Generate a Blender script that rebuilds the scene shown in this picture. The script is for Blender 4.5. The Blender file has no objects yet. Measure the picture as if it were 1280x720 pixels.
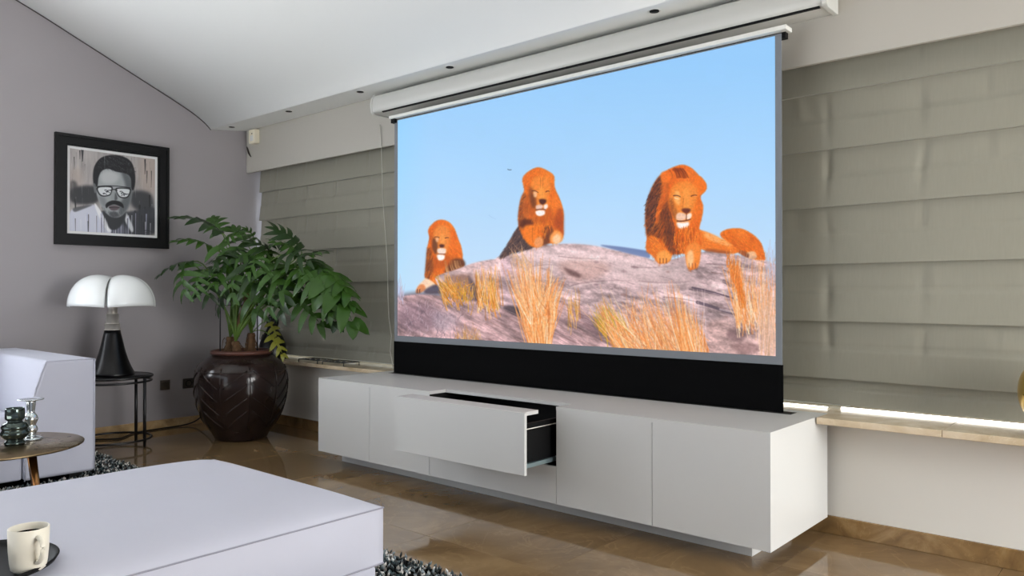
import bpy, bmesh, math, random
import numpy as np
from mathutils import Vector, Matrix, noise as mnoise

random.seed(7)
C = bpy.context.scene.collection
SC = bpy.context.scene

# ------------------------------------------------------------------ camera, world, light
cam_data = bpy.data.cameras.new('camera')
cam_data.lens = 27.08
cam_data.sensor_width = 36.0
cam_data.clip_start = 0.05
cam = bpy.data.objects.new('camera', cam_data)
C.objects.link(cam)
cam.location = (0, 0, 1.127)
cam.rotation_euler = (math.radians(90.4165), 0, math.radians(40.944))
SC.camera = cam

world = bpy.data.worlds.new('daylight')
SC.world = world
world.use_nodes = True
wn = world.node_tree.nodes
wn['Background'].inputs[0].default_value = (0.80, 0.90, 1.0, 1)
wn['Background'].inputs[1].default_value = 2.6

SC.view_settings.view_transform = 'Standard'
SC.view_settings.look = 'None'
SC.view_settings.gamma = 1
SC.view_settings.exposure = 0.0


def area(name, loc, rot, sx, sy, power, col):
    d = bpy.data.lights.new(name, 'AREA')
    d.shape = 'RECTANGLE'
    d.size, d.size_y, d.energy, d.color = sx, sy, power, col
    o = bpy.data.objects.new(name, d)
    o.location, o.rotation_euler = loc, rot
    C.objects.link(o)
    return o


# daylight through the room's other windows (openings in the right, rear and left walls)
RIGHT_W, REAR_W, LEFT_W, FILL_SUN_W = 202, 1, 52, 50
area('window_light_right', (2.75, 2.4, 1.30), (0, math.radians(52), 0), 2.0, 2.4, RIGHT_W, (1.0, 0.985, 0.95))
area('window_light_rear', (-4.2, -3.72, 1.5), (math.radians(90), 0, 0), 4.2, 2.0, REAR_W, (0.9, 0.95, 1.0))
area('window_light_left', (-6.58, 0.15, 1.6), (0, math.radians(-90), 0), 1.4, 1.7, LEFT_W, (0.92, 0.96, 1.0))

# the sun is added, with unseen rear window and carpet, to brighten the vault
fill_sun_data = bpy.data.lights.new('fill_sun', 'SUN')
fill_sun_data.energy, fill_sun_data.angle, fill_sun_data.color = FILL_SUN_W, math.radians(0.6), (0.98, 0.99, 1.0)
fill_sun = bpy.data.objects.new('fill_sun', fill_sun_data)
fill_sun.rotation_euler = (math.radians(52), 0, math.radians(4))
C.objects.link(fill_sun)


# ------------------------------------------------------------------ materials
def lin(c):
    c = c / 255.0
    return c / 12.92 if c <= 0.04045 else ((c + 0.055) / 1.055) ** 2.4


def rgb(r, g, b):
    return (lin(r), lin(g), lin(b), 1.0)


def mat(name, col, rough=0.5, metal=0.0, spec=0.5, sheen=0.0, noise=0.0, nscale=8.0, bump=0.0, bscale=60.0,
        stretch=(1, 1, 1), coat=0.0, trans=0.0, ior=1.45, rnoise=0.0):
    m = bpy.data.materials.new(name)
    m.use_nodes = True
    nt = m.node_tree
    b = nt.nodes['Principled BSDF']
    b.inputs['Base Color'].default_value = col
    b.inputs['Roughness'].default_value = rough
    b.inputs['Metallic'].default_value = metal
    b.inputs['Specular IOR Level'].default_value = spec
    b.inputs['Sheen Weight'].default_value = sheen
    b.inputs['Coat Weight'].default_value = coat
    b.inputs['Transmission Weight'].default_value = trans
    b.inputs['IOR'].default_value = ior
    tc = nt.nodes.new('ShaderNodeTexCoord')
    mp = nt.nodes.new('ShaderNodeMapping')
    mp.inputs['Scale'].default_value = stretch
    nt.links.new(tc.outputs['Object'], mp.inputs['Vector'])
    nz = nt.nodes.new('ShaderNodeTexNoise')
    nz.inputs['Scale'].default_value = nscale
    nz.inputs['Detail'].default_value = 5
    nt.links.new(mp.outputs['Vector'], nz.inputs['Vector'])
    if noise > 0:
        r = nt.nodes.new('ShaderNodeMapRange')
        r.inputs['To Min'].default_value = 1 - noise
        r.inputs['To Max'].default_value = 1 + noise
        nt.links.new(nz.outputs['Fac'], r.inputs['Value'])
        mx = nt.nodes.new('ShaderNodeVectorMath')
        mx.operation = 'SCALE'
        mx.inputs[0].default_value = col[:3]
        nt.links.new(r.outputs['Result'], mx.inputs['Scale'])
        nt.links.new(mx.outputs['Vector'], b.inputs['Base Color'])
    if rnoise > 0:
        r = nt.nodes.new('ShaderNodeMapRange')
        r.inputs['To Min'].default_value = max(0.02, rough - rnoise)
        r.inputs['To Max'].default_value = rough + rnoise
        nt.links.new(nz.outputs['Fac'], r.inputs['Value'])
        nt.links.new(r.outputs['Result'], b.inputs['Roughness'])
    if bump > 0:
        n2 = nt.nodes.new('ShaderNodeTexNoise')
        n2.inputs['Scale'].default_value = bscale
        n2.inputs['Detail'].default_value = 4
        nt.links.new(mp.outputs['Vector'], n2.inputs['Vector'])
        bp = nt.nodes.new('ShaderNodeBump')
        bp.inputs['Strength'].default_value = bump
        bp.inputs['Distance'].default_value = 0.01
        nt.links.new(n2.outputs['Fac'], bp.inputs['Height'])
        nt.links.new(bp.outputs['Normal'], b.inputs['Normal'])
    return m


def emit_mat(name, col, strength):
    m = bpy.data.materials.new(name)
    m.use_nodes = True
    b = m.node_tree.nodes['Principled BSDF']
    b.inputs['Base Color'].default_value = (0.8, 0.8, 0.8, 1)
    b.inputs['Emission Color'].default_value = col
    b.inputs['Emission Strength'].default_value = strength
    return m


def marble(name, dark, mid, light, rough, scale=1.6, per_object=True):
    m = bpy.data.materials.new(name)
    m.use_nodes = True
    nt = m.node_tree
    N, L = nt.nodes.new, nt.links.new
    b = nt.nodes['Principled BSDF']
    geo = N('ShaderNodeNewGeometry')
    oi = N('ShaderNodeObjectInfo')
    comb = N('ShaderNodeVectorMath')
    comb.operation = 'MULTIPLY_ADD'
    comb.inputs[1].default_value = (37.0, 19.0, 11.0) if per_object else (0, 0, 0)
    L(oi.outputs['Random'], comb.inputs[0])
    L(geo.outputs['Position'], comb.inputs[2])
    n1 = N('ShaderNodeTexNoise')
    n1.inputs['Scale'].default_value = scale
    n1.inputs['Detail'].default_value = 8
    n1.inputs['Roughness'].default_value = 0.6
    n1.inputs['Distortion'].default_value = 1.2
    L(comb.outputs[0], n1.inputs['Vector'])
    ramp = N('ShaderNodeValToRGB')
    e = ramp.color_ramp.elements
    e[0].position, e[0].color = 0.28, dark
    e[1].position, e[1].color = 0.75, light
    x = e.new(0.5)
    x.color = mid
    L(n1.outputs['Fac'], ramp.inputs['Fac'])
    # thin pale veins
    n2 = N('ShaderNodeTexNoise')
    n2.inputs['Scale'].default_value = scale * 1.3
    n2.inputs['Detail'].default_value = 6
    n2.inputs['Distortion'].default_value = 2.0
    off = N('ShaderNodeVectorMath')
    off.inputs[1].default_value = (5.2, 1.3, 2.7)
    L(comb.outputs[0], off.inputs[0])
    L(off.outputs[0], n2.inputs['Vector'])
    s = N('ShaderNodeMath'); s.operation = 'SUBTRACT'; s.inputs[1].default_value = 0.5
    L(n2.outputs['Fac'], s.inputs[0])
    a = N('ShaderNodeMath'); a.operation = 'ABSOLUTE'
    L(s.outputs[0], a.inputs[0])
    mr = N('ShaderNodeMapRange')
    mr.inputs['From Max'].default_value = 0.014
    mr.inputs['To Min'].default_value = 0.14
    mr.inputs['To Max'].default_value = 0.0
    L(a.outputs[0], mr.inputs['Value'])
    mix = N('ShaderNodeMix'); mix.data_type = 'RGBA'
    L(mr.outputs['Result'], mix.inputs[0])
    L(ramp.outputs['Color'], mix.inputs[6])
    mix.inputs[7].default_value = tuple(min(1, c * 1.5) for c in light[:3]) + (1,)
    L(mix.outputs[2], b.inputs['Base Color'])
    b.inputs['Roughness'].default_value = rough
    return m


M = {}
M['wall'] = mat('wall_paint_taupe', rgb(158, 153, 155), 0.85, noise=0.02, nscale=3, bump=0.03, bscale=300)
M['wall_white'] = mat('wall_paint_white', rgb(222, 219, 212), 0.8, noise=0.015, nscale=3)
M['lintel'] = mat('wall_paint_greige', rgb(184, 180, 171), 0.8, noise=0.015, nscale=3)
M['housing'] = mat('housing_off_white', rgb(204, 204, 199), 0.35)
M['ceiling'] = mat('ceiling_plaster', rgb(238, 239, 236), 0.85, noise=0.012, nscale=1.5)
M['gap_shade_strip'] = mat('gap_shade_strip', rgb(60, 55, 55), 0.8)
M['floor'] = marble('polished_marble', rgb(104, 83, 57), rgb(126, 102, 72), rgb(154, 128, 94), 0.07)
M['grout'] = mat('grout', rgb(96, 80, 62), 0.8)
M['skirting_dark'] = marble('brown_marble_skirting', rgb(112, 86, 54), rgb(140, 110, 70), rgb(170, 140, 98), 0.18, 5.0)
M['skirting'] = marble('marble_skirting', rgb(140, 112, 76), rgb(176, 146, 104), rgb(205, 178, 138), 0.2, 5.0)
M['sill'] = marble('cream_sill_stone', rgb(186, 164, 132), rgb(210, 190, 160), rgb(226, 210, 186), 0.22, 5.0)
M['lacquer'] = mat('white_satin_lacquer', rgb(208, 208, 206), 0.26, spec=0.5)
M['black'] = mat('matt_black', rgb(8, 8, 9), 0.6, spec=0.25)
M['black_cloth'] = mat('black_masking_cloth', rgb(7, 7, 8), 0.9, spec=0.1)
M['black_gloss'] = mat('black_gloss', rgb(7, 7, 9), 0.3, spec=0.35)
M['black_metal'] = mat('black_metal', rgb(18, 18, 20), 0.35, spec=0.6)
M['grey_border'] = mat('grey_screen_border', rgb(120, 124, 130), 0.7)
M['white_plastic'] = mat('white_plastic', rgb(226, 226, 220), 0.4)
M['cream_plastic'] = mat('cream_plastic', rgb(236, 228, 205), 0.45)
M['blind'] = mat('blind_silk', rgb(144, 141, 127), 0.55, sheen=0.3, noise=0.06, nscale=9, bump=0.06, bscale=40, stretch=(14, 14, 0.5))
M['velvet'] = mat('lilac_grey_velvet', rgb(190, 191, 204), 0.8, sheen=0.04, noise=0.03, nscale=4, bump=0.08, bscale=14)
M['seam'] = mat('grey_seam', rgb(150, 150, 162), 0.8)
M['bronze'] = mat('brushed_bronze', rgb(150, 128, 96), 0.28, metal=1.0, noise=0.12, nscale=6, rnoise=0.08)
M['brass'] = mat('brass_leg', rgb(158, 112, 70), 0.25, metal=1.0)
M['steel'] = mat('brushed_steel', rgb(214, 208, 200), 0.42, metal=0.75, noise=0.05, nscale=40, stretch=(1, 1, 8))
M['slide'] = mat('drawer_slide_steel', rgb(190, 215, 220), 0.3, metal=0.9)
M['opal'] = mat('opal_white_acrylic', rgb(240, 243, 243), 0.22, coat=0.3)
M['mercury'] = mat('mercury_glass', rgb(205, 212, 214), 0.1, metal=0.85, noise=0.3, nscale=18, rnoise=0.06)
M['smoke_glass'] = mat('dark_green_glass', rgb(74, 84, 80), 0.05, metal=0.8, noise=0.5, nscale=15)
M['violet_glass'] = mat('dark_violet_glass', rgb(22, 14, 34), 0.06, metal=0.2)
M['ceramic'] = mat('cream_glazed_stoneware', rgb(232, 226, 210), 0.35, noise=0.05, nscale=25)
M['coffee'] = mat('coffee', rgb(120, 84, 48), 0.2)
M['urn'] = mat('brown_glazed_stoneware', rgb(40, 29, 26), 0.16, noise=0.35, nscale=5, bump=0.25, bscale=9, rnoise=0.08)
M['urn_rim'] = mat('terracotta_rim', rgb(84, 50, 40), 0.45, noise=0.2, nscale=12)
M['soil'] = mat('potting_soil', rgb(46, 33, 26), 0.95, noise=0.4, nscale=50, bump=0.8, bscale=50)
M['leaf'] = mat('leaf_green', rgb(44, 78, 14), 0.38, spec=0.5, noise=0.25, nscale=14)
M['leaf_dark'] = mat('leaf_deep_green', rgb(26, 52, 12), 0.36, spec=0.5, noise=0.25, nscale=14)
M['leaf_yellow'] = mat('leaf_yellowing', rgb(128, 128, 40), 0.45, noise=0.25, nscale=14)
M['petiole'] = mat('petiole_green', rgb(88, 116, 46), 0.5)
M['stem'] = mat('fibrous_stem', rgb(96, 70, 46), 0.9, noise=0.45, nscale=40, bump=0.9, bscale=60)
M['frame_black'] = mat('black_wood_frame', rgb(11, 11, 12), 0.42, spec=0.3)
M['mount'] = mat('white_mount', rgb(226, 226, 226), 0.8)
M['gold'] = mat('gold_leaf', rgb(196, 164, 84), 0.3, metal=0.9, noise=0.25, nscale=8, rnoise=0.1)
M['led'] = emit_mat('led_strip_white', (1.0, 0.97, 0.9, 1), 4.0)
M['glass'] = mat('window_glass', (1, 1, 1, 1), 0.0, trans=1.0, ior=1.05)
M['socket_metal'] = mat('brushed_nickel', rgb(120, 110, 100), 0.35, metal=0.8)
M['socket_dark'] = mat('dark_socket', rgb(60, 52, 46), 0.5)
M['cord'] = mat('pale_bead_chain', rgb(200, 198, 188), 0.5)
M['grey_plinth'] = mat('grey_plinth', rgb(205, 205, 203), 0.4)


# ------------------------------------------------------------------ geometry helpers
class MB:
    """Collects shapes in world coordinates; build() links them as one mesh object."""

    def __init__(s):
        s.v, s.f, s.sm = [], [], []

    def add(s, verts, faces, smooth=False):
        n = len(s.v)
        s.v += [tuple(v) for v in verts]
        s.f += [tuple(i + n for i in f) for f in faces]
        s.sm += [smooth] * len(faces)
        return s

    def box(s, x0, x1, y0, y1, z0, z1):
        v = [(x, y, z) for x in (x0, x1) for y in (y0, y1) for z in (z0, z1)]
        return s.add(v, [(0, 1, 3, 2), (4, 6, 7, 5), (0, 4, 5, 1), (2, 3, 7, 6), (0, 2, 6, 4), (1, 5, 7, 3)])

    def tube(s, pts, r, n=10, closed=False, smooth=True, caps=True):
        pts = [Vector(p) for p in pts]
        k = len(pts)
        rr = r if isinstance(r, (list, tuple)) else [r] * k
        verts, faces, up = [], [], None
        for i, p in enumerate(pts):
            if closed:
                t = pts[(i + 1) % k] - pts[i - 1]
            else:
                t = pts[min(i + 1, k - 1)] - pts[max(i - 1, 0)]
            t.normalize()
            if up is None:
                up = Vector((0, 0, 1)) if abs(t.z) < 0.9 else Vector((1, 0, 0))
            a = t.cross(up)
            if a.length < 1e-5:
                a = t.cross(Vector((0.3, 1, 0.2)))
            a.normalize()
            b = t.cross(a).normalized()
            up = -b if False else b.cross(t).cross(t) if False else up
            for j in range(n):
                w = 2 * math.pi * j / n
                verts.append(p + (a * math.cos(w) + b * math.sin(w)) * rr[i])
        for i in range(k if closed else k - 1):
            for j in range(n):
                i2, j2 = (i + 1) % k, (j + 1) % n
                faces.append((i * n + j, i * n + j2, i2 * n + j2, i2 * n + j))
        if caps and not closed:
            faces.append(tuple(range(n))[::-1])
            faces.append(tuple((k - 1) * n + j for j in range(n)))
        return s.add(verts, faces, smooth)

    def lathe(s, prof, c=(0, 0, 0), n=40, smooth=True):
        verts, faces = [], []
        k = len(prof)
        for (r, z) in prof:
            for j in range(n):
                w = 2 * math.pi * j / n
                verts.append((c[0] + r * math.cos(w), c[1] + r * math.sin(w), c[2] + z))
        for i in range(k - 1):
            for j in range(n):
                j2 = (j + 1) % n
                faces.append((i * n + j, i * n + j2, (i + 1) * n + j2, (i + 1) * n + j))
        if prof[0][0] > 1e-5:
            faces.append(tuple(range(n))[::-1])
        if prof[-1][0] > 1e-5:
            faces.append(tuple((k - 1) * n + j for j in range(n)))
        return s.add(verts, faces, smooth)

    def prism(s, poly, axis, a, b, smooth=False):
        """poly of 2-D points extruded along axis 'x' (y,z), 'y' (x,z) or 'z' (x,y)."""
        def P(p, t):
            return {'x': (t, p[0], p[1]), 'y': (p[0], t, p[1]), 'z': (p[0], p[1], t)}[axis]
        n = len(poly)
        v = [P(p, a) for p in poly] + [P(p, b) for p in poly]
        f = [(i, (i + 1) % n, n + (i + 1) % n, n + i) for i in range(n)]
        s.add(v, f, smooth)
        s.add(v, [tuple(range(n))[::-1], tuple(range(n, 2 * n))], False)
        return s

    def grid(s, fn, nu, nv, smooth=True):
        v = [fn(i / nu, j / nv) for i in range(nu + 1) for j in range(nv + 1)]
        f = [(i * (nv + 1) + j, (i + 1) * (nv + 1) + j, (i + 1) * (nv + 1) + j + 1, i * (nv + 1) + j + 1)
             for i in range(nu) for j in range(nv)]
        return s.add(v, f, smooth)

    def mesh(s, name, origin=(0, 0, 0), fix=True):
        me = bpy.data.meshes.new(name)
        o = Vector(origin)
        me.from_pydata([Vector(v) - o for v in s.v], [], s.f)
        me.polygons.foreach_set('use_smooth', s.sm)
        if fix:
            bm = bmesh.new()
            bm.from_mesh(me)
            bmesh.ops.remove_doubles(bm, verts=bm.verts, dist=1e-6)
            bmesh.ops.recalc_face_normals(bm, faces=bm.faces)
            bm.to_mesh(me)
            bm.free()
        return me

    def build(s, name, m, parent=None, origin=None, bevel=0.0, seg=2, fix=True):
        base = world_loc(parent) if parent else Vector(origin or (0, 0, 0))
        me = s.mesh(name, base, fix)
        me.materials.append(m)
        o = bpy.data.objects.new(name, me)
        C.objects.link(o)
        if parent:
            o.parent = parent
        else:
            o.location = base
        if bevel > 0:
            b = o.modifiers.new('bevel', 'BEVEL')
            b.width, b.segments, b.limit_method, b.angle_limit = bevel, seg, 'ANGLE', math.radians(40)
            if seg > 1:
                me.polygons.foreach_set('use_smooth', [True] * len(me.polygons))
                w = o.modifiers.new('normals', 'WEIGHTED_NORMAL')
                w.keep_sharp = True
        return o


def world_loc(o):
    v = Vector((0, 0, 0))
    while o:
        v += o.location
        o = o.parent
    return v


def tag(o, label, cat, group=None):
    o['label'], o['category'] = label, cat
    if group:
        o['group'] = group
    return o


def thing(name, label, cat, loc, group=None):
    o = bpy.data.objects.new(name, None)
    o.empty_display_size = 0.1
    o.location = loc
    C.objects.link(o)
    return tag(o, label, cat, group)


def struct(o, label=None):
    o['kind'] = 'structure'
    if label:
        o['label'] = label
    return o


def bez(a, b, c, d, n=12):
    a, b, c, d = map(Vector, (a, b, c, d))
    out = []
    for i in range(n + 1):
        t = i / n
        out.append(a * (1 - t) ** 3 + b * 3 * t * (1 - t) ** 2 + c * 3 * t * t * (1 - t) + d * t ** 3)
    return out


def ring(cx, cy, z, r, n=40):
    return [(cx + r * math.cos(2 * math.pi * i / n), cy + r * math.sin(2 * math.pi * i / n), z) for i in range(n)]


def spline(pts, n=6):
    """Catmull-Rom through 2-D points, open."""
    P = [np.array(p, float) for p in pts]
    P = [2 * P[0] - P[1]] + P + [2 * P[-1] - P[-2]]
    out = []
    for i in range(1, len(P) - 2):
        for k in range(n):
            t = k / n
            a, b, c, d = P[i - 1:i + 3]
            out.append(0.5 * (2 * b + (c - a) * t + (2 * a - 5 * b + 4 * c - d) * t * t + (3 * b - a - 3 * c + d) * t ** 3))
    out.append(P[-2])
    return [tuple(p) for p in out]


# ------------------------------------------------------------------ setting
XL, YB, XR, YR = -6.46, 3.733, 2.6, -3.6          # left wall, window wall, right wall, rear wall

floor = struct(MB().box(XL - 0.1, XR + 0.1, YR - 0.1, 4.3, -0.12, -0.012).build('floor', M['grout']), 'floor of polished brown marble tiles')
T, G = 0.70, 0.0006
tile_meshes = {}
x0 = -2.656 - T * 6
for i in range(16):
    for j in range(12):
        xa, ya = x0 + i * T, 2.455 - T * 9 + j * T
        a, b = max(xa, XL), min(xa + T, XR)
        c, d = max(ya, YR), min(ya + T, YB + 0.02)
        if b - a < 0.02 or d - c < 0.02:
            continue
        key = (round(b - a, 3), round(d - c, 3))
        if key not in tile_meshes:
            w, h = key
            mb = MB().box(G, w - G, G, h - G, -0.012, -0.0006)
            bv = 0.0006
            mb.add([(G, G, -0.0006), (w - G, G, -0.0006), (w - G, h - G, -0.0006), (G, h - G, -0.0006),
                    (G + bv, G + bv, 0), (w - G - bv, G + bv, 0), (w - G - bv, h - G - bv, 0), (G + bv, h - G - bv, 0)],
                   [(0, 1, 5, 4), (1, 2, 6, 5), (2, 3, 7, 6), (3, 0, 4, 7), (4, 5, 6, 7)])
            me = mb.mesh('floor_tile')
            me.materials.append(M['floor'])
            tile_meshes[key] = me
        o = bpy.data.objects.new('floor_tile', tile_meshes[key])
        o.location = (a, c, 0)
        o.parent = floor
        C.objects.link(o)

# ceiling: sloping plaster vault that curls down to the soffit edge above the windows
prof = spline([(YR, 4.30), (-2.6, 4.30), (-1.6, 4.26), (-0.7, 4.12), (0.2, 3.90), (1.0, 3.63), (1.888, 3.285), (2.315, 3.101),
               (2.615, 2.968), (2.938, 2.825), (3.10, 2.752), (3.22, 2.694), (3.31, 2.640), (3.36, 2.600), (3.385, 2.575)], 5)
low = [(y, z) for y, z in prof]
up = [(y, z + 0.25) for y, z in prof]
mb = MB()
n = len(low)
mb.grid(lambda u, v: ((XL + 0.006) + (XR - XL - 0.006) * v, low[min(n - 1, round(u * (n - 1)))][0], low[min(n - 1, round(u * (n - 1)))][1]), n - 1, 1)
ceiling = struct(mb.build('ceiling', M['ceiling']), 'white plaster ceiling curving down towards the windows')
so = ceiling.modifiers.new('thickness', 'SOLIDIFY')
so.thickness, so.offset = 0.12, 1.0
if ceiling.data.polygons[0].normal.z < 0:
    so.offset = -1.0
struct(MB().prism([(3.385, 2.575), (YB, 2.617), (YB, 2.86), (3.385, 2.86)], 'x', XL, XR).build('trim_1', M['ceiling']), 'white soffit strip above the windows')
mb = MB()
gp = [(y, z - 0.007) for y, z in low]
mb.add([(XL + 0.005, y, z) for y, z in gp] + [(XL + 0.005, y, z + 0.012) for y, z in gp] + [(XL - 0.004, y, z) for y, z in gp] + [(XL - 0.004, y, z + 0.012) for y, z in gp],
       [q for i in range(n - 1) for q in ((i, i + 1, n + i + 1, n + i), (2 * n + i, 2 * n + i + 1, i + 1, i))])
struct(mb.build('trim_2', M['gap_shade_strip']), 'dark strip painted as the shade of the gap between ceiling and left wall')  # dark-coloured strip stands in for the shade along the ceiling edge

# left wall, with a window opening far behind the view
mb = MB()
mb.box(XL - 0.2, XL, 1.05, 4.3, -0.1, 4.6)
mb.box(XL - 0.2, XL, YR, -0.75, -0.1, 4.6)
mb.box(XL - 0.2, XL, -0.75, 1.05, -0.1, 0.88)
mb.box(XL - 0.2, XL, -0.75, 1.05, 2.32, 4.6)
struct(mb.build('wall_left', M['wall']), 'taupe grey painted wall with the framed print')
# window wall: parapet under the sill, lintel above
WX1 = 1.3
mb = MB()
mb.box(XL, XR, YB, 4.15, -0.1, 0.535)
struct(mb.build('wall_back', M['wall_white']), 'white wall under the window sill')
mb = MB()
mb.box(XL, XR, YB, YB + 0.022, 2.23, 2.616)
mb.box(XL, XR, 4.0, 4.15, 2.23, 4.4)
mb.box(XL, XR, YB, 4.15, 2.62, 2.90)
mb.box(WX1, XR, YB, 4.15, 0.535, 2.23)
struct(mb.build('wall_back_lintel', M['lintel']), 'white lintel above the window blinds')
# right wall with window opening (outside the view, lets the daylight in)
mb = MB()
mb.box(XR, XR + 0.2, YR, 1.0, -0.1, 4.6)
mb.box(XR, XR + 0.2, 3.6, 4.3, -0.1, 4.6)
mb.box(XR, XR + 0.2, 1.0, 3.6, -0.1, 0.08)
mb.box(XR, XR + 0.2, 1.0, 3.6, 2.35, 4.6)
struct(mb.build('wall_right', M['wall']))
mb = MB()
mb.box(XL, -6.3, YR - 0.2, YR, -0.1, 4.6)
mb.box(-2.1, XR, YR - 0.2, YR, -0.1, 4.6)
mb.box(-6.3, -2.1, YR - 0.2, YR, -0.1, 0.5)
mb.box(-6.3, -2.1, YR - 0.2, YR, 2.5, 4.6)
struct(mb.build('wall_rear', M['wall']))

# skirtings
struct(MB().box(XL, XL + 0.014, -0.4, YB, 0, 0.07).build('baseboard_left', M['skirting'], bevel=0.002, seg=1), 'beige marble skirting along the left wall')
struct(MB().box(XL + 0.014, XR, YB - 0.016, YB, 0, 0.083).build('baseboard_back', M['skirting_dark'], bevel=0.002, seg=1), 'beige marble skirting under the windows')

# window behind the blinds
win = bpy.data.objects.new('window_1', None)
C.objects.link(win)
struct(win, 'white framed window behind the roman blinds')
win.location = (-2.6, 4.03, 0.57)
mb = MB()
mb.box(XL, WX1, 4.00, 4.07, 0.56, 0.63)
mb.box(XL, WX1, 4.00, 4.07, 2.16, 2.23)
mull = [XL + i * (WX1 - XL) / 6 for i in range(7)]
for k, x in enumerate(mull):
    a, b = x - 0.035, x + 0.035
    if k == 0:
        a, b = x, x + 0.022
    mb.box(a, b, 4.00, 4.07, 0.63, 2.16)
mb.build('window_frame', M['white_plastic'], win)
for k in range(6):
    MB().box(mull[k] + 0.036, mull[k + 1] - 0.036, 4.03, 4.038, 0.63, 2.16).build('pane', M['glass'], win)
# sill of three cream stone slabs
sill = bpy.data.objects.new('windowsill', None)
C.objects.link(sill)
sill.location = (-2.6, 3.8, 0.54)
struct(sill, 'cream stone window sill')
for (a, b, y, z0, z1) in ((XL, -4.345, 3.615, 0.537, 0.566), (-4.343, -1.243, 3.69, 0.537, 0.566), (-1.241, -0.738, 3.52, 0.54, 0.570), (-0.736, 0.10, 3.52, 0.54, 0.570), (0.102, WX1, 3.52, 0.54, 0.570)):
    MB().box(a, b, y, 4.0, z0, z1).build('sill_slab', M['sill'], sill, bevel=0.003, seg=2)

# ------------------------------------------------------------------ roman blinds
def roman_blind(name, label, xa, xb, folds, seed):
    rnd = random.Random(seed)
    t = thing(name, label, 'blind', ((xa + xb) / 2, 3.87, 2.48), 'roman blinds over the windows')
    creases = []
    k = xa + 0.28
    while k < xb - 0.1:
        creases.append(k + rnd.uniform(-0.03, 0.03))
        k += 0.43
    rail = MB().box(xa, xb, 3.865, 3.895, 2.475, 2.505)
    rail.build('head_rail', M['white_plastic'], t)
    for i in range(len(folds) - 1):
        z1, z0 = folds[i], folds[i + 1]
        amps = [(c, rnd.uniform(0.004, 0.010), rnd.uniform(0.010, 0.022), rnd.uniform(0.15, 0.6), rnd.uniform(-.4, .4)) for c in creases]
        for _ in range(int((xb - xa) * 4)):
            amps.append((rnd.uniform(xa, xb), rnd.uniform(0.001, 0.004) * rnd.choice((-1, 1)), rnd.uniform(0.012, 0.035), rnd.uniform(0.1, 0.5), rnd.uniform(-.5, .5)))
        nx = max(60, int((xb - xa) / 0.012))

        def P(u, v, z1=z1, z0=z0, amps=amps):
            x = xa + (xb - xa) * u
            # v: 0 at the top of the fold, 1 at its lower lip; the lip stands proud and turns back
            y = 3.872 - 0.026 * v ** 1.4 + 0.004 * math.exp(-((v - 0.5) / 0.03) ** 2)
            if v > 0.5:
                y -= 0.003
            for (c, a, w, d, sl) in amps:
                xx = x - c - sl * (v - d) * 0.1
                if abs(xx) < 4 * w:
                    y += a * math.exp(-(xx / w) ** 2) * math.exp(-((v - d) / 0.28) ** 2)
            y += 0.002 * mnoise.noise((x * 3.1, v * 1.5 + seed, i * 3.3))
            z = z1 + (0.03 if i else 0) + (z0 - z1 - (0.03 if i else 0)) * v + (0.003 * math.sin(x * 2.1 + i) if i else 0) * v
            return (x, y, z)
        mb = MB()
        mb.grid(P, nx, 22)
        # turned-back lip
        mb.grid(lambda u, v: (P(u, 1)[0], P(u, 1)[1] + 0.024 * v, P(u, 1)[2] + 0.004 * math.sin(v * 3.14)), nx, 2)
        mb.build('blind_fold', M['blind'], t, fix=False)
    return t


roman_blind('roman_blind', 'grey-green silk roman blind left of the projection screen behind the plant', -6.428, -2.92, [2.48, 2.06, 1.80, 1.503, 1.225, 0.912, 0.705, 0.590], 3)
roman_blind('roman_blind', 'grey-green silk roman blind right of the projection screen above the lit sill', -2.90, 1.25, [2.48, 2.11, 1.833, 1.553, 1.270, 0.990, 0.712, 0.592], 5)

# LED strips lying on the sill under the blinds
for (a, b, lb) in ((-1.235, 1.2, 'glowing white LED strip on the sill right of the cabinet'), (-1.75, -1.30, 'thin glowing LED strip on the sill behind the right end of the cabinet')):
    o = MB().box(a, b, 3.835, 3.850, 0.5705, 0.581 if a > -1.5 else 0.575).build('led_strip', M['led'], origin=((a + b) / 2, 3.84, 0.5705))
    tag(o, lb, 'light', 'LED strips along the window sill')

# cord hanging over the blind
pts = [(-4.545, 3.722, 2.40), (-4.532, 3.722, 2.25), (-4.520, 3.722, 2.05), (-4.515, 3.722, 1.90), (-4.503, 3.722, 1.77), (-4.472, 3.722, 1.50), (-4.457, 3.722, 1.347), (-4.45, 3.722, 1.1), (-4.44, 3.722, 0.95), (-4.41, 3.722, 0.81), (-4.425, 3.722, 0.70), (-4.395, 3.722, 0.60), (-4.392, 3.722, 0.571)]
pts = [(p[0], p[1], p[2]) for p in pts]
o = MB().tube(pts, 0.0032, 6).build('blind_cord', M['cord'], origin=(-4.45, 3.722, 0.57))
tag(o, 'thin pale pull cord hanging in front of the left blind beside the screen', 'cord')

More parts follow.
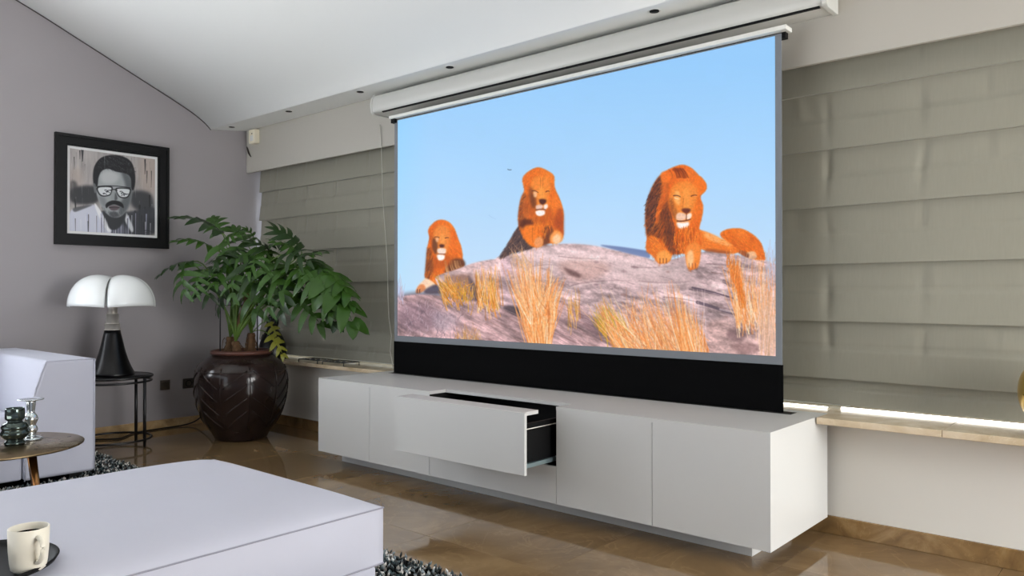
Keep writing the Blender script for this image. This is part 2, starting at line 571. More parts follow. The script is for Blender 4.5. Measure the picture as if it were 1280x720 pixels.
# ------------------------------------------------------------------ painted prints (flat pictures, drawn here as pixels)
class Paint:
    def __init__(s, x0, y0, x1, y1, sc, seed=1):
        s.x0, s.y0, s.sc = x0, y0, sc
        s.W, s.H = int((x1 - x0) * sc), int((y1 - y0) * sc)
        s.a = np.zeros((s.H, s.W, 3), np.float32)
        s.rng = np.random.default_rng(seed)

    def T(s, pts):
        return (np.asarray(pts, float) - (s.x0, s.y0)) * s.sc

    def blur(s, m, r):
        r = int(round(r))
        if r < 1:
            return m
        for _ in range(2):
            for ax in (0, 1):
                p = np.pad(m, [(r, r) if k == ax else (0, 0) for k in range(m.ndim)], mode='edge')
                c = np.cumsum(p, axis=ax)
                z = np.zeros_like(np.take(c, [0], axis=ax))
                c = np.concatenate([z, c], axis=ax)
                nn = m.shape[ax]
                m = (np.take(c, range(2 * r + 1, 2 * r + 1 + nn), axis=ax) - np.take(c, range(0, nn), axis=ax)) / (2 * r + 1)
        return m

    def mask(s, pts, smooth=True, soft=0.5):
        p = list(pts)
        if smooth:
            q = np.array(p, float)
            n = len(q)
            out = []
            for i in range(n):
                a, b, c, d = q[i - 1], q[i], q[(i + 1) % n], q[(i + 2) % n]
                for k in range(5):
                    t = k / 5
                    out.append(0.5 * (2 * b + (c - a) * t + (2 * a - 5 * b + 4 * c - d) * t * t + (3 * b - a - 3 * c + d) * t ** 3))
            p = out
        p = s.T(p)
        pad = int(soft * s.sc * 3) + 3
        xa, ya = np.maximum(np.floor(p.min(0)).astype(int) - pad, 0)
        xb, yb = np.minimum(np.ceil(p.max(0)).astype(int) + pad, (s.W, s.H))
        if xb <= xa or yb <= ya:
            return None
        X, Y = np.meshgrid(np.arange(xa, xb) + .5, np.arange(ya, yb) + .5)
        ins = np.zeros(X.shape, bool)
        n = len(p)
        for i in range(n):
            (x1, y1), (x2, y2) = p[i], p[(i + 1) % n]
            if y1 == y2:
                continue
            c = (Y > min(y1, y2)) & (Y <= max(y1, y2)) & (X < (x2 - x1) * (Y - y1) / (y2 - y1) + x1)
            ins ^= c
        m = ins.astype(np.float32)
        return (xa, ya, xb, yb, s.blur(m, soft * s.sc))

    def poly(s, pts, col, soft=0.6, alpha=1.0, smooth=True, tex=None):
        k = s.mask(pts, smooth, soft)
        if k is None:
            return
        xa, ya, xb, yb, m = k
        m = (m * alpha)[..., None]
        reg = s.a[ya:yb, xa:xb]
        c = np.array(col, np.float32) / 255
        c = np.broadcast_to(c, reg.shape)
        if tex is not None:
            c = np.clip(c * (1 + tex[ya:yb, xa:xb, None]), 0, 1)
        reg[:] = reg * (1 - m) + c * m
        return k

    def stroke(s, p0, c1, p1, w0, w1, col, alpha=0.9):
        p0, c1, p1 = s.T([p0, c1, p1])
        w0, w1 = w0 * s.sc, w1 * s.sc
        pad = max(w0, w1) + 2
        lo = np.floor(np.minimum(np.minimum(p0, p1), c1) - pad).astype(int)
        hi = np.ceil(np.maximum(np.maximum(p0, p1), c1) + pad).astype(int)
        xa, ya = max(lo[0], 0), max(lo[1], 0)
        xb, yb = min(hi[0], s.W), min(hi[1], s.H)
        if xb <= xa or yb <= ya:
            return
        X = (np.arange(xa, xb) + .5)[None, :]
        Y = (np.arange(ya, yb) + .5)[:, None]
        cov = np.zeros((yb - ya, xb - xa), np.float32)
        K = 5
        prev = p0
        for i in range(1, K + 1):
            t = i / K
            q = p0 * (1 - t) ** 2 + c1 * 2 * t * (1 - t) + p1 * t * t
            d = q - prev
            L2 = d @ d + 1e-9
            tt = np.clip(((X - prev[0]) * d[0] + (Y - prev[1]) * d[1]) / L2, 0, 1)
            dist = np.hypot(X - prev[0] - tt * d[0], Y - prev[1] - tt * d[1])
            w = w0 + (w1 - w0) * ((i - 1 + tt) / K)
            cov = np.maximum(cov, np.clip(w / 2 + .5 - dist, 0, 1) * np.minimum(1, w + .2))
            prev = q
        m = (cov * alpha)[..., None]
        reg = s.a[ya:yb, xa:xb]
        reg[:] = reg * (1 - m) + np.array(col, np.float32) / 255 * m

    def noise(s, cell, aspect=(1, 1), octaves=4, rot=0.0):
        """fbm value noise, -1..1, features 'cell' picture pixels wide, stretched by aspect and rotated."""
        X, Y = np.meshgrid(np.arange(s.W, dtype=np.float32) / s.sc, np.arange(s.H, dtype=np.float32) / s.sc)
        c, sn = math.cos(rot), math.sin(rot)
        X, Y = X * c + Y * sn, -X * sn + Y * c
        out = np.zeros((s.H, s.W), np.float32)
        amp, tot = 1.0, 0
        for o in range(octaves):
            u, v = X / (cell * aspect[0]) * 2 ** o, Y / (cell * aspect[1]) * 2 ** o
            u -= u.min(); v -= v.min()
            g = s.rng.random((int(v.max()) + 3, int(u.max()) + 3)).astype(np.float32)
            iu, iv = u.astype(int), v.astype(int)
            fu, fv = u - iu, v - iv
            fu, fv = fu * fu * (3 - 2 * fu), fv * fv * (3 - 2 * fv)
            out += amp * ((g[iv, iu] * (1 - fu) + g[iv, iu + 1] * fu) * (1 - fv) + (g[iv + 1, iu] * (1 - fu) + g[iv + 1, iu + 1] * fu) * fv)
            tot += amp
            amp *= 0.55
        return out / tot * 2 - 1

    def points_in(s, pts, n):
        k = s.mask(pts, True, 0.0)
        xa, ya, xb, yb, m = k
        yy, xx = np.nonzero(m > .5)
        idx = s.rng.integers(0, len(xx), n)
        return np.c_[(xx[idx] + xa) / s.sc + s.x0, (yy[idx] + ya) / s.sc + s.y0]

    def inside(s, pts, grow=1.0):
        xa, ya, xb, yb, m = s.mask(pts, True, grow)

        def f(q):
            i, j = int((q[1] - s.y0) * s.sc) - ya, int((q[0] - s.x0) * s.sc) - xa
            return 0 <= i < m.shape[0] and 0 <= j < m.shape[1] and m[i, j] > .35
        return f

    def fur(s, pts, n, dirfn, length, width, cols, alpha=0.8):
        clip = s.inside(pts) if n > 250 else None
        for p in s.points_in(pts, n):
            d = np.array(dirfn(p), float)
            L = length * s.rng.uniform(.6, 1.3)
            q = p + d * L
            if clip is not None and not clip(q):
                q = p + d * L * .25
            c = (p + q) / 2 + s.rng.normal(0, .12 * L, 2)
            col = np.array(cols[s.rng.integers(len(cols))]) * s.rng.uniform(.92, 1.08)
            s.stroke(p, c, q, width, width * .35, np.clip(col, 0, 255), alpha)

    def rectified(s, corners_fn, w, h):
        """Sample into a w x h picture; corners_fn(u, v) gives the drawing coordinates (v up)."""
        u, v = np.meshgrid((np.arange(w) + .5) / w, (np.arange(h) + .5) / h)
        X, Y = corners_fn(u, v)
        X = np.clip((X - s.x0) * s.sc - .5, 0, s.W - 1.001)
        Y = np.clip((Y - s.y0) * s.sc - .5, 0, s.H - 1.001)
        ix, iy = X.astype(int), Y.astype(int)
        fx, fy = (X - ix)[..., None], (Y - iy)[..., None]
        a = s.a
        return (a[iy, ix] * (1 - fx) + a[iy, ix + 1] * fx) * (1 - fy) + (a[iy + 1, ix] * (1 - fx) + a[iy + 1, ix + 1] * fx) * fy


def to_image(name, arr):
    h, w, _ = arr.shape
    im = bpy.data.images.new(name, w, h)
    px = np.ones((h, w, 4), np.float32)
    px[..., :3] = np.clip(arr, 0, 1)
    im.pixels.foreach_set(px.ravel())
    im.update()
    im.pack()
    return im


def homography(src, dst):
    """Projective map taking the four src points (u, v) to the four dst points."""
    A, b = [], []
    for (u, v), (x, y) in zip(src, dst):
        A.append([u, v, 1, 0, 0, 0, -u * x, -v * x]); b.append(x)
        A.append([0, 0, 0, u, v, 1, -u * y, -v * y]); b.append(y)
    h = np.append(np.linalg.solve(np.array(A, float), np.array(b, float)), 1).reshape(3, 3)

    def f(u, v):
        d = h[2, 0] * u + h[2, 1] * v + h[2, 2]
        return (h[0, 0] * u + h[0, 1] * v + h[0, 2]) / d, (h[1, 0] * u + h[1, 1] * v + h[1, 2]) / d
    return f


def paint_lions():
    # drawing sheet: coordinates run 490..985 across and 35..455 down; the sheet is a skewed quadrilateral straightened at the end
    p = Paint(488, 34, 986, 458, 3, 4)
    rng = p.rng
    Y, X = np.mgrid[0:p.H, 0:p.W].astype(np.float32)
    py, px = Y / p.sc + p.y0, X / p.sc + p.x0
    t = np.clip((py - 80) / 270, 0, 1)[..., None]
    sky0, sky1, sky2 = (np.array(c, np.float32) / 255 for c in ((150, 203, 250), (170, 213, 251), (196, 224, 250)))
    p.a[:] = np.where(t < .5, sky0 + (sky1 - sky0) * t * 2, sky1 + (sky2 - sky1) * (t * 2 - 1))
    p.a *= (1 + 0.012 * p.noise(90)[..., None])
    p.a[..., 0] -= 0.045 * np.clip((540 - px) / 50, 0, 1)
    # bird
    p.stroke((636.5, 213.5), (638.5, 214.6), (641, 214), .8, .8, (60, 70, 90))
    p.stroke((613, 271), (616, 274), (622, 276), 1.0, .5, (150, 190, 230), .5)
    O1, O2, O3 = (236, 128, 36), (214, 100, 26), (250, 160, 66)
    DK, DK2 = (96, 56, 44), (62, 44, 48)
    GOLD = (250, 176, 92)

    # ---------- lying lion far right
    body = [(901, 295), (906, 289), (916, 286.5), (928, 287), (940, 293), (948, 300), (953, 309), (956, 326), (944, 326), (932, 321), (922, 315), (913, 308)]
    p.poly(body, (232, 122, 36), .8)
    p.fur(body, 260, lambda q: (.6 + rng.normal(0, .3), .5 + rng.normal(0, .3)), 6, 1.0, [O1, O2, O3, (190, 86, 30)], .4)
    shade(p, [((928, 292), 9, (248, 150, 66), .45), ((946, 312), 8, (240, 130, 50), .4), ((918, 308), 8, (190, 92, 36), .4)])
    p.poly([(921, 314), (930, 314), (941, 320), (940, 326), (930, 322)], (150, 86, 60), .8, .7)
    p.poly([(935, 316), (943, 315), (946, 322), (940, 325), (934, 322)], (240, 196, 160), .6, .9)
    p.poly([(932, 318), (936, 318), (936, 323), (932, 322)], (120, 72, 56), .5, .8)

    # ---------- big right lion: hind body
    hind = [(870, 288), (878, 289), (889, 293), (903, 300), (916, 307), (924, 315), (912, 318.5), (890, 315), (876, 312), (868, 308)]
    p.poly(hind, (236, 132, 50), .8)
    p.poly([(880, 291), (892, 294), (908, 302), (916, 309), (902, 306), (886, 300)], (252, 190, 130), 1.4, .8)
    p.fur(hind, 160, lambda q: (.9, .35 + rng.normal(0, .15)), 4, .7, [O1, O3, (220, 110, 40)], .6)
    p.poly([(884, 312), (904, 314), (915, 317), (905, 320), (884, 317)], (150, 82, 50), 1.0, .7)
    return_rock(p)

    # ---------- big right lion: front
    C_ = [(828, 220), (835, 214.5), (847, 209), (857, 207.5), (867, 212), (875.5, 221), (880, 226), (884, 231), (884, 238), (877, 247), (880, 258), (879.5, 268), (876.5, 280), (875, 290), (878, 300), (876.5, 313), (874, 330), (868, 337), (861, 336), (857.5, 319), (848, 319), (842, 319), (838, 327), (830, 330), (823, 329), (818, 321), (809.5, 314), (810, 298), (808.5, 281), (809.5, 262), (815, 241), (822, 227)]
    p.poly(C_, (228, 112, 30), .7)
    p.poly([(823, 226), (828, 222), (836, 232), (836, 250), (838, 270), (842, 290), (846, 312), (838, 316), (828, 300), (812, 298), (808.5, 281), (809.5, 262), (814, 243)], DK, 1.4, .95)
    p.poly([(829, 222), (835, 226), (837, 240), (835, 252), (830, 262), (824, 278), (820, 282), (816, 270), (821, 256), (828, 246)], (226, 116, 44), 1.6, .9)
    p.fur(C_[:26] + C_[26:], 1300, lambda q: ((q[0] - 855) / 40 + rng.normal(0, .15), abs(q[1] - 225) / 70 + .35 + rng.normal(0, .15)), 8, 1.0, [O1, O2, O3, (206, 92, 26)], .34)
    shade(p, [((872, 262), 16, (250, 150, 60), .35), ((862, 222), 14, (252, 150, 62), .4), ((842, 222), 9, (240, 132, 50), .3), ((846, 300), 13, (150, 72, 26), .45), ((868, 296), 9, (246, 150, 66), .4), ((836, 262), 9, (150, 72, 34), .4), ((817, 306), 8, (196, 104, 44), .4)])
    p.fur([(808, 262), (814, 243), (823, 226), (829, 224), (826, 250), (820, 280), (812, 292)], 320, lambda q: (-.45 + rng.normal(0, .2), .8), 8, .8, [DK, DK2, (120, 66, 50), (150, 90, 60)], .75)
    p.fur([(828, 268), (838, 262), (846, 286), (850, 312), (842, 316), (836, 300)], 200, lambda q: (.1 + rng.normal(0, .2), .9), 9, .9, [DK, (112, 60, 40), (150, 76, 36)], .7)
    # dark parting on the crown
    for _ in range(50):
        x = rng.normal(849, 4)
        p.stroke((x, 211 + rng.uniform(0, 3)), (x + 4, 216), (x + 6 + rng.normal(0, 2), 224), .9, .4, (140, 60, 18), .5)
    # ears
    p.poly([(870, 224), (877, 222), (884, 231), (883, 240), (876, 245), (871, 238)], (240, 128, 40), .8)
    p.poly([(829, 217), (836, 216), (840, 224), (834, 230), (828, 226)], (240, 130, 48), .8, .8)
    # face
    face = [(845, 232), (853, 229), (864, 229), (872, 236), (874, 246), (870, 256), (866, 270), (864, 279), (855, 284), (847, 280), (842, 268), (838, 254), (840, 240)]
    p.poly(face, (238, 146, 62), 1.6)
    p.poly([(838, 252), (842, 250), (846, 262), (850, 274), (846, 277), (841, 268)], (150, 84, 40), 1.2, .75)
    p.poly([(846, 240), (851, 242), (852, 252), (850, 258), (845, 252)], (250, 190, 120), 1.0, .8)
    p.poly([(856, 238), (863, 238), (864, 252), (864, 262), (857, 262), (855, 250)], (244, 160, 76), 1.0, .9)
    p.fur(face, 320, lambda q: ((q[0] - 858) / 20, (q[1] - 240) / 30 + .1), 3, .6, [(226, 132, 50), (250, 180, 100), (236, 146, 60)], .5)
    p.stroke((843.5, 246), (848, 244.6), (852, 247.4), 1.3, .9, (92, 48, 28))
    p.stroke((865.5, 246.5), (869, 244.5), (872.5, 245.5), 1.2, .8, (104, 54, 30))
    p.stroke((845, 248.6), (848, 250), (850, 250), 1.4, .8, (252, 222, 190), .8)
    p.stroke((856, 249), (855.4, 256), (854.6, 262), .9, .6, (180, 96, 40), .6)
    p.poly([(853.5, 263), (858, 261.6), (864.4, 262.6), (863, 266.5), (859.5, 268.4), (855.6, 266.6)], (120, 58, 40), .5)
    p.poly([(848, 268), (855, 267.4), (859, 270), (858.6, 275), (852, 277), (846.5, 275)], (240, 200, 176), .8)
    p.poly([(859.6, 270), (864.6, 267.4), (866, 271), (863, 275.6), (859.8, 274.6)], (250, 226, 210), .7)
    p.stroke((848, 277.6), (857, 278.6), (864.4, 275), 1.6, 1.0, (96, 48, 38))
    p.stroke((859.6, 268), (859.4, 272), (859, 276), .9, .9, (110, 56, 44))
    p.poly([(847, 279.6), (855, 279.4), (862, 278.6), (862, 283.6), (856, 287), (849.5, 286)], (252, 240, 236), .9)
    # chest and forelegs
    p.fur([(848, 288), (866, 284), (872, 296), (862, 312), (850, 316), (842, 306)], 260, lambda q: (rng.normal(-.1, .2), 1), 9, .9, [O1, O2, (180, 84, 26), O3], .75)
    p.poly([(812, 298), (820, 297), (826, 305), (836, 314), (839, 322), (832, 329), (824, 328), (816, 320), (810, 314)], (226, 122, 46), 1.0)
    p.fur([(812, 298), (820, 297), (826, 305), (836, 314), (830, 320), (816, 318)], 160, lambda q: (.6, .6), 5, .8, [O1, O3, (214, 116, 50)], .6)
    p.poly([(823, 318), (832, 314), (840, 320), (838, 327), (830, 330), (823, 328)], (246, 166, 84), .9)
    for x in (826, 830, 834):
        p.stroke((x, 324), (x + .4, 327), (x, 330), .9, .9, (120, 62, 40), .8)
    p.poly([(858, 312), (868, 304), (876, 308), (876, 320), (873, 334), (866, 337), (860, 334)], (240, 146, 66), 1.0)
    p.poly([(860, 318), (866, 314), (868, 326), (864, 335), (860, 332)], (252, 206, 156), 1.0, .85)
    for x in (862, 866, 870):
        p.stroke((x, 330), (x + .3, 333), (x, 336), .8, .8, (140, 78, 50), .7)

    # ---------- middle lion
    hq = [(652, 284), (660, 290), (668, 304), (668, 312), (650, 317), (640, 320), (626, 326), (627, 322), (637, 306), (645, 292)]
    p.poly(hq, (92, 74, 76), .7)
    p.fur(hq, 200, lambda q: (-.5 + rng.normal(0, .2), .7), 5, .8, [(70, 56, 62), (116, 90, 84), (150, 110, 90)], .7)
    B_ = [(655, 227), (658, 220), (667, 213.5), (676, 211), (687, 215.5), (694.5, 222), (695.5, 236), (701.5, 250), (706, 265), (706, 284), (706, 297), (702, 303), (694, 306), (684, 306), (680, 309), (670, 311), (660, 304), (652, 290), (650, 272), (653, 251), (657, 240)]
    p.poly(B_, (230, 120, 36), .7)
    p.poly([(650, 272), (653, 252), (658, 243), (662, 256), (662, 274), (660, 286), (652, 288)], (126, 70, 46), 1.4, .9)
    p.poly([(657, 252), (664, 254), (666, 270), (660, 276), (655, 268)], (222, 118, 44), 1.4, .8)
    p.fur(B_, 900, lambda q: ((q[0] - 678) / 40 + rng.normal(0, .15), abs(q[1] - 226) / 50 + .3), 7, 1.0, [O1, O2, O3, (246, 150, 56)], .34)
    shade(p, [((688, 222), 11, (252, 158, 66), .45), ((663, 222), 8, (236, 124, 44), .3), ((696, 258), 10, (248, 146, 58), .45), ((659, 262), 8, (140, 72, 36), .4), ((676, 286), 10, (246, 140, 48), .4), ((700, 280), 7, (150, 66, 34), .4)])
    p.poly([(653, 278), (668, 276), (672, 281), (664, 285), (653, 286)], (96, 48, 34), 1.2, .85)
    p.poly([(700, 262), (706, 268), (706, 296), (700, 290), (694, 282)], (176, 78, 34), 1.6, .7)
    p.poly([(681, 288), (690, 284), (694, 294), (688, 306), (680, 308)], (110, 62, 46), 1.2, .85)
    p.poly([(657, 286), (668, 283), (678, 288), (678, 304), (668, 309), (659, 302)], (240, 136, 48), 1.2)
    p.stroke((668, 287), (667, 296), (668, 305), 1.6, .8, (170, 84, 34), .35)
    p.fur([(668, 272), (688, 268), (690, 286), (676, 298)], 160, lambda q: (rng.normal(0, .2), 1), 7, .8, [O1, O3, O2], .7)
    p.poly([(671, 301), (677, 298), (681, 302), (680, 308), (674, 311), (670, 308)], (236, 160, 104), .8)
    p.poly([(690, 296), (697, 290), (704, 293), (705, 302), (698, 306), (690, 304)], (246, 166, 92), .9)
    p.poly([(693, 299), (699, 294), (703, 300), (700, 306), (694, 305)], (252, 214, 180), .9, .8)
    face = [(668, 226), (677, 222), (686, 225), (690, 236), (688, 248), (686, 258), (683, 268), (677, 272), (671, 268), (668, 256), (665, 244)]
    p.poly(face, (240, 146, 62), 1.4)
    p.poly([(666, 244), (671, 248), (672, 258), (669, 262), (666, 254)], (120, 70, 46), 1.2, .7)
    p.fur(face, 200, lambda q: ((q[0] - 679) / 20, (q[1] - 236) / 26), 3, .55, [(228, 130, 46), (252, 180, 96)], .5)
    p.poly([(664, 236), (668, 238), (671, 250), (672, 262), (667, 262), (663, 248)], (120, 64, 34), 1.6, .7)
    p.poly([(668.6, 242), (671.5, 241), (673.4, 243.6), (672.6, 248), (669.4, 248)], (250, 206, 170), .7, .75)
    p.poly([(676, 236), (681, 236), (683, 250), (677, 251)], (250, 170, 84), 1.2, .7)
    p.poly([(668, 262), (690, 262), (694, 276), (682, 283), (668, 278)], (176, 84, 30), 2.6, .5)
    for dx in (-1.5, 1.5):
        p.stroke((679 + dx, 224), (679.5 + dx, 230), (679 + dx, 237), .8, .5, (170, 88, 34), .5)
    p.stroke((667, 240.6), (671, 239.2), (674.6, 242.6), 1.0, .8, (100, 54, 36))
    p.stroke((684.6, 241.6), (686.6, 239.8), (688.6, 241), 1.4, .9, (110, 62, 40))
    p.poly([(676, 251.5), (680.5, 250.5), (685, 252), (683.6, 256), (680, 258), (677, 255.6)], (96, 50, 40), .5)
    p.poly([(672, 259), (678, 257.6), (681, 260), (678, 263.6), (672.6, 263.6)], (232, 196, 180), .6)
    p.poly([(681.6, 259), (685.6, 257), (687, 260.6), (683, 264)], (252, 232, 224), .6)
    p.stroke((672, 264.4), (678, 262.6), (684, 264), 1.1, .8, (104, 52, 42))
    p.poly([(671.6, 266), (678, 264.6), (683, 265.6), (682.6, 270), (677, 272), (672.6, 270.4)], (252, 240, 238), .7)

    # ---------- left lion
    A_ = [(537, 290), (544, 280.5), (553, 277), (563, 280), (570, 288.5), (574, 299), (579, 313), (580.5, 326), (582, 335), (572, 340), (560, 345), (552, 352), (545, 362), (534, 350), (534, 340), (535, 326), (536, 312), (538.5, 300)]
    p.poly(A_, (228, 114, 34), .7)
    p.poly([(534, 350), (534.5, 330), (536.5, 312), (542, 318), (543, 334), (541, 350)], (116, 68, 46), 1.4, .9)
    p.fur(A_, 700, lambda q: ((q[0] - 554) / 36 + rng.normal(0, .15), abs(q[1] - 290) / 50 + .3), 7, 1.0, [O1, O2, O3, (246, 140, 50)], .34)
    shade(p, [((562, 284), 9, (250, 150, 60), .4), ((571, 310), 9, (246, 138, 52), .45), ((541, 300), 7, (170, 84, 40), .4), ((540, 335), 8, (120, 64, 40), .5), ((552, 338), 7, (236, 122, 44), .4)])
    p.poly([(560, 336), (569, 326), (581, 327), (583, 335), (570, 341), (559, 346)], (96, 58, 44), 1.4, .85)
    for _ in range(30):
        x = rng.uniform(560, 580)
        p.stroke((x, 343 - (x - 560) * .4), (x - 2, 336), (x - 3, 328), .6, .4, (220, 170, 120), .7)
    face = [(546, 288), (554, 284), (562, 288), (565, 298), (563, 310), (559, 322), (553, 327), (547, 322), (544, 310), (543, 298)]
    p.poly(face, (236, 146, 70), 1.3)
    p.poly([(543, 300), (548, 304), (549, 316), (546, 320), (542, 312)], (104, 62, 44), 1.1, .8)
    p.poly([(546.4, 300.6), (549, 299.4), (550.4, 301.4), (549.4, 304.6), (547, 304.4)], (248, 200, 164), .6, .75)
    p.poly([(552.6, 296), (556.6, 296), (558, 306), (553, 307)], (250, 174, 96), 1.2, .7)
    p.poly([(545, 322), (562, 320), (568, 330), (556, 338), (546, 334)], (178, 84, 32), 2.4, .5)
    p.stroke((545, 299), (548, 297.6), (551, 299.6), .9, .7, (100, 54, 36))
    p.stroke((558.6, 300), (560.4, 298.6), (562.6, 299.6), 1.3, .9, (120, 66, 44))
    p.poly([(551, 308.4), (554.4, 307.6), (557.6, 309), (555.6, 312), (552.6, 312)], (96, 52, 44), .5)
    p.poly([(548.6, 314), (553, 312.4), (559, 313.6), (558.6, 319), (553, 320), (549, 318)], (244, 222, 210), .7)
    p.stroke((549, 320), (554, 319.4), (558.6, 320), 1.0, .8, (110, 58, 48))
    p.poly([(548.4, 321), (553.6, 320.6), (558, 322), (556.4, 327), (551.4, 328), (548.6, 325)], (252, 242, 240), .7)
    p.poly([(535, 350), (544, 355), (546, 360), (534, 366), (524, 369), (522, 365), (526, 358), (532, 352)], (246, 214, 186), .8)
    p.poly([(522, 366), (526, 359), (532, 358), (534, 364), (528, 368), (523, 369)], (226, 150, 100), .7)
    for x in (524, 527):
        p.stroke((x, 364), (x - .6, 366), (x, 368.6), .9, .7, (70, 44, 44), .9)
    p.poly([(534, 364), (546, 358), (553, 362), (556, 369), (534, 369)], (92, 84, 100), .9, .95)
    paint_near_rock_and_grass(p)
    return p


def shade(p, spots):
    """soft round patches of light and dark fur, kept inside what is already fur-coloured"""
    Y, X = np.mgrid[0:p.H, 0:p.W].astype(np.float32)
    py, px = Y / p.sc + p.y0, X / p.sc + p.x0
    fur = np.clip((p.a[..., 0] - p.a[..., 2] - .12) / .1, 0, 1)
    for (cx, cy), r, col, al in spots:
        m = (np.exp(-((px - cx) ** 2 + (py - cy) ** 2) / (r * r)) * al * fur)[..., None]
        p.a[:] = p.a * (1 - m) + np.array(col, np.float32) / 255 * m


def rock_fill(p, pts, base, soft=.8, tex=None):
    return p.poly(pts, base, soft, 1.0, True, tex)


def return_rock(p):
    """the long granite dome in the middle of the picture"""
    n1 = p.noise(26, (2.2, .8), 6, 0.16)
    n2 = p.noise(9, (2.5, .7), 5, 0.22)
    p.tex = 0.30 * n1 + 0.34 * n2 + 0.16 * p.noise(2.6, (1.6, .8), 3, 0.25)
    # shadow of the big lion on the crest
    p.poly([(752, 308), (770, 309), (800, 313), (812, 316), (812, 324), (790, 320), (770, 314)], (110, 130, 176), .8)
    dome = [(620, 332), (634, 322), (650, 317.5), (666, 312), (684, 308.5), (704, 306.5), (722, 306.5), (744, 308.5), (768, 313.5), (790, 319), (808, 323), (822, 327), (842, 325), (860, 320), (880, 316), (900, 317.5), (920, 319), (942, 325), (956, 326), (968, 331), (980, 336), (984, 470), (600, 470), (604, 380)]
    p.poly(dome, (206, 180, 182), .7, 1, True, p.tex)
    # light upper slope, tan blotches, dark cracks
    p.poly([(640, 324), (690, 311), (740, 311), (800, 325), (860, 332), (840, 350), (760, 346), (700, 340), (660, 350), (636, 350)], (226, 204, 204), 6, .55)
    p.poly([(700, 330), (740, 326), (765, 336), (740, 352), (712, 350)], (190, 146, 132), 4, .4)
    p.poly([(706, 336), (716, 346), (728, 348), (724, 342), (714, 338)], (112, 84, 84), 1.2, .8)
    p.poly([(770, 345), (830, 340), (870, 350), (850, 362), (790, 362)], (222, 196, 196), 5, .5)
    rng = p.rng
    for (a, b, c, w, col, al) in (
            ((866, 360), (900, 366), (936, 380), 2.4, (92, 78, 92), .75), ((872, 378), (900, 386), (932, 398), 4.2, (96, 82, 96), .75),
            ((905, 352), (920, 360), (930, 372), 4.5, (120, 98, 104), .6), ((830, 372), (850, 372), (872, 378), 1.2, (120, 96, 104), .6),
            ((862, 362), (880, 364), (900, 370), 1.0, (100, 84, 96), .8), ((905, 338), (915, 343), (922, 341), 1.4, (120, 96, 96), .7),
            ((890, 341), (900, 343), (908, 342), 1.2, (130, 104, 100), .6)):
        p.stroke(a, b, c, w, w * .6, col, al)
    for (a, b, c, w) in (((700, 322), (730, 326), (762, 324), 1.2), ((716, 358), (744, 350), (790, 352), 1.4), ((660, 336), (690, 330), (700, 334), 1.0), ((790, 334), (812, 338), (840, 333), 1.2), ((800, 352), (830, 356), (862, 352), 1.6), ((884, 330), (920, 332), (948, 336), 1.2), ((880, 428), (910, 424), (940, 428), 1.6), ((690, 366), (712, 360), (740, 372), 1.6), ((900, 384), (930, 392), (950, 392), 2.2)):
        p.stroke(a, b, c, w, .4, (140, 112, 116), .4)
        p.stroke((a[0], a[1] + 2.4), (b[0], b[1] + 2.4), (c[0], c[1] + 2.4), w * 1.2, .4, (232, 212, 210), .45)
    for _ in range(90):
        x, y = rng.uniform(690, 960), rng.uniform(322, 440)
        r = rng.uniform(1.2, 3.5)
        p.poly([(x - r * 1.6, y), (x, y - r * .7), (x + r * 1.7, y + r * .3), (x, y + r * .7)], [(160, 122, 116), (228, 210, 208), (134, 108, 114)][rng.integers(3)], .7, rng.uniform(.25, .6))
    for _ in range(260):
        x, y = rng.uniform(640, 960), rng.uniform(325, 445)
        L = rng.uniform(4, 20)
        g = rng.uniform(-1, 1)
        col = (222, 200, 200) if g > 0 else (140, 112, 118)
        p.stroke((x, y), (x + L * .5, y + L * .1 + rng.normal(0, .8)), (x + L, y + L * .3), rng.uniform(.4, 1.3), .4, col, rng.uniform(.2, .5))
    # right lower boulder
    p.poly([(872, 446), (880, 408), (900, 398), (930, 400), (960, 404), (985, 410), (985, 460), (872, 460)], (196, 164, 160), 2.5, .85, True, p.tex)
    p.poly([(908, 414), (920, 410), (932, 418), (924, 426), (910, 422)], (110, 86, 90), 2, .6)
    p.poly([(912, 430), (940, 428), (950, 436), (930, 442)], (130, 100, 100), 2, .5)
    # brown vertical face left of the dome with its dark foot
    p.poly([(624, 332), (640, 322), (652, 340), (650, 372), (660, 392), (648, 394), (632, 380), (624, 360)], (176, 150, 156), 3, .7, True, p.tex)
    p.poly([(632, 384), (646, 384), (660, 392), (664, 402), (650, 398), (636, 391)], (74, 66, 72), 1.5, .85)
    p.poly([(668, 372), (720, 380), (745, 400), (770, 430), (740, 430), (700, 400), (680, 396)], (186, 154, 154), 4, .7, True, p.tex)
    p.poly([(720, 388), (742, 396), (756, 414), (748, 420), (730, 404)], (120, 96, 104), 2.5, .6)


def grass(p, base, tips, n, cols, bend=0.0, w=.8, alpha=.85, jit=4):
    rng = p.rng
    (bx0, by0), (bx1, by1) = base
    for _ in range(n):
        k = rng.random()
        b = np.array([bx0 + (bx1 - bx0) * k, by0 + (by1 - by0) * k]) + rng.normal(0, 1.5, 2)
        b[1] += rng.normal(0, 7)
        kk = np.clip(k + rng.normal(0, .18), 0, 1)
        i = kk * (len(tips) - 1)
        i0 = min(int(i), len(tips) - 2)
        t = np.array(tips[i0]) * (1 - i + i0) + np.array(tips[i0 + 1]) * (i - i0) + rng.normal(0, jit, 2)
        h = rng.uniform(.35, 1.0)
        t = b + (t - b) * h
        m = (b + t) / 2 + np.array([bend * h, 0]) + rng.normal(0, 2, 2)
        col = np.clip(np.array(cols[rng.integers(len(cols))]) * rng.uniform(.9, 1.08), 0, 255)
        p.stroke(b, m, t, w * rng.uniform(.7, 1.3), .35, col, alpha)


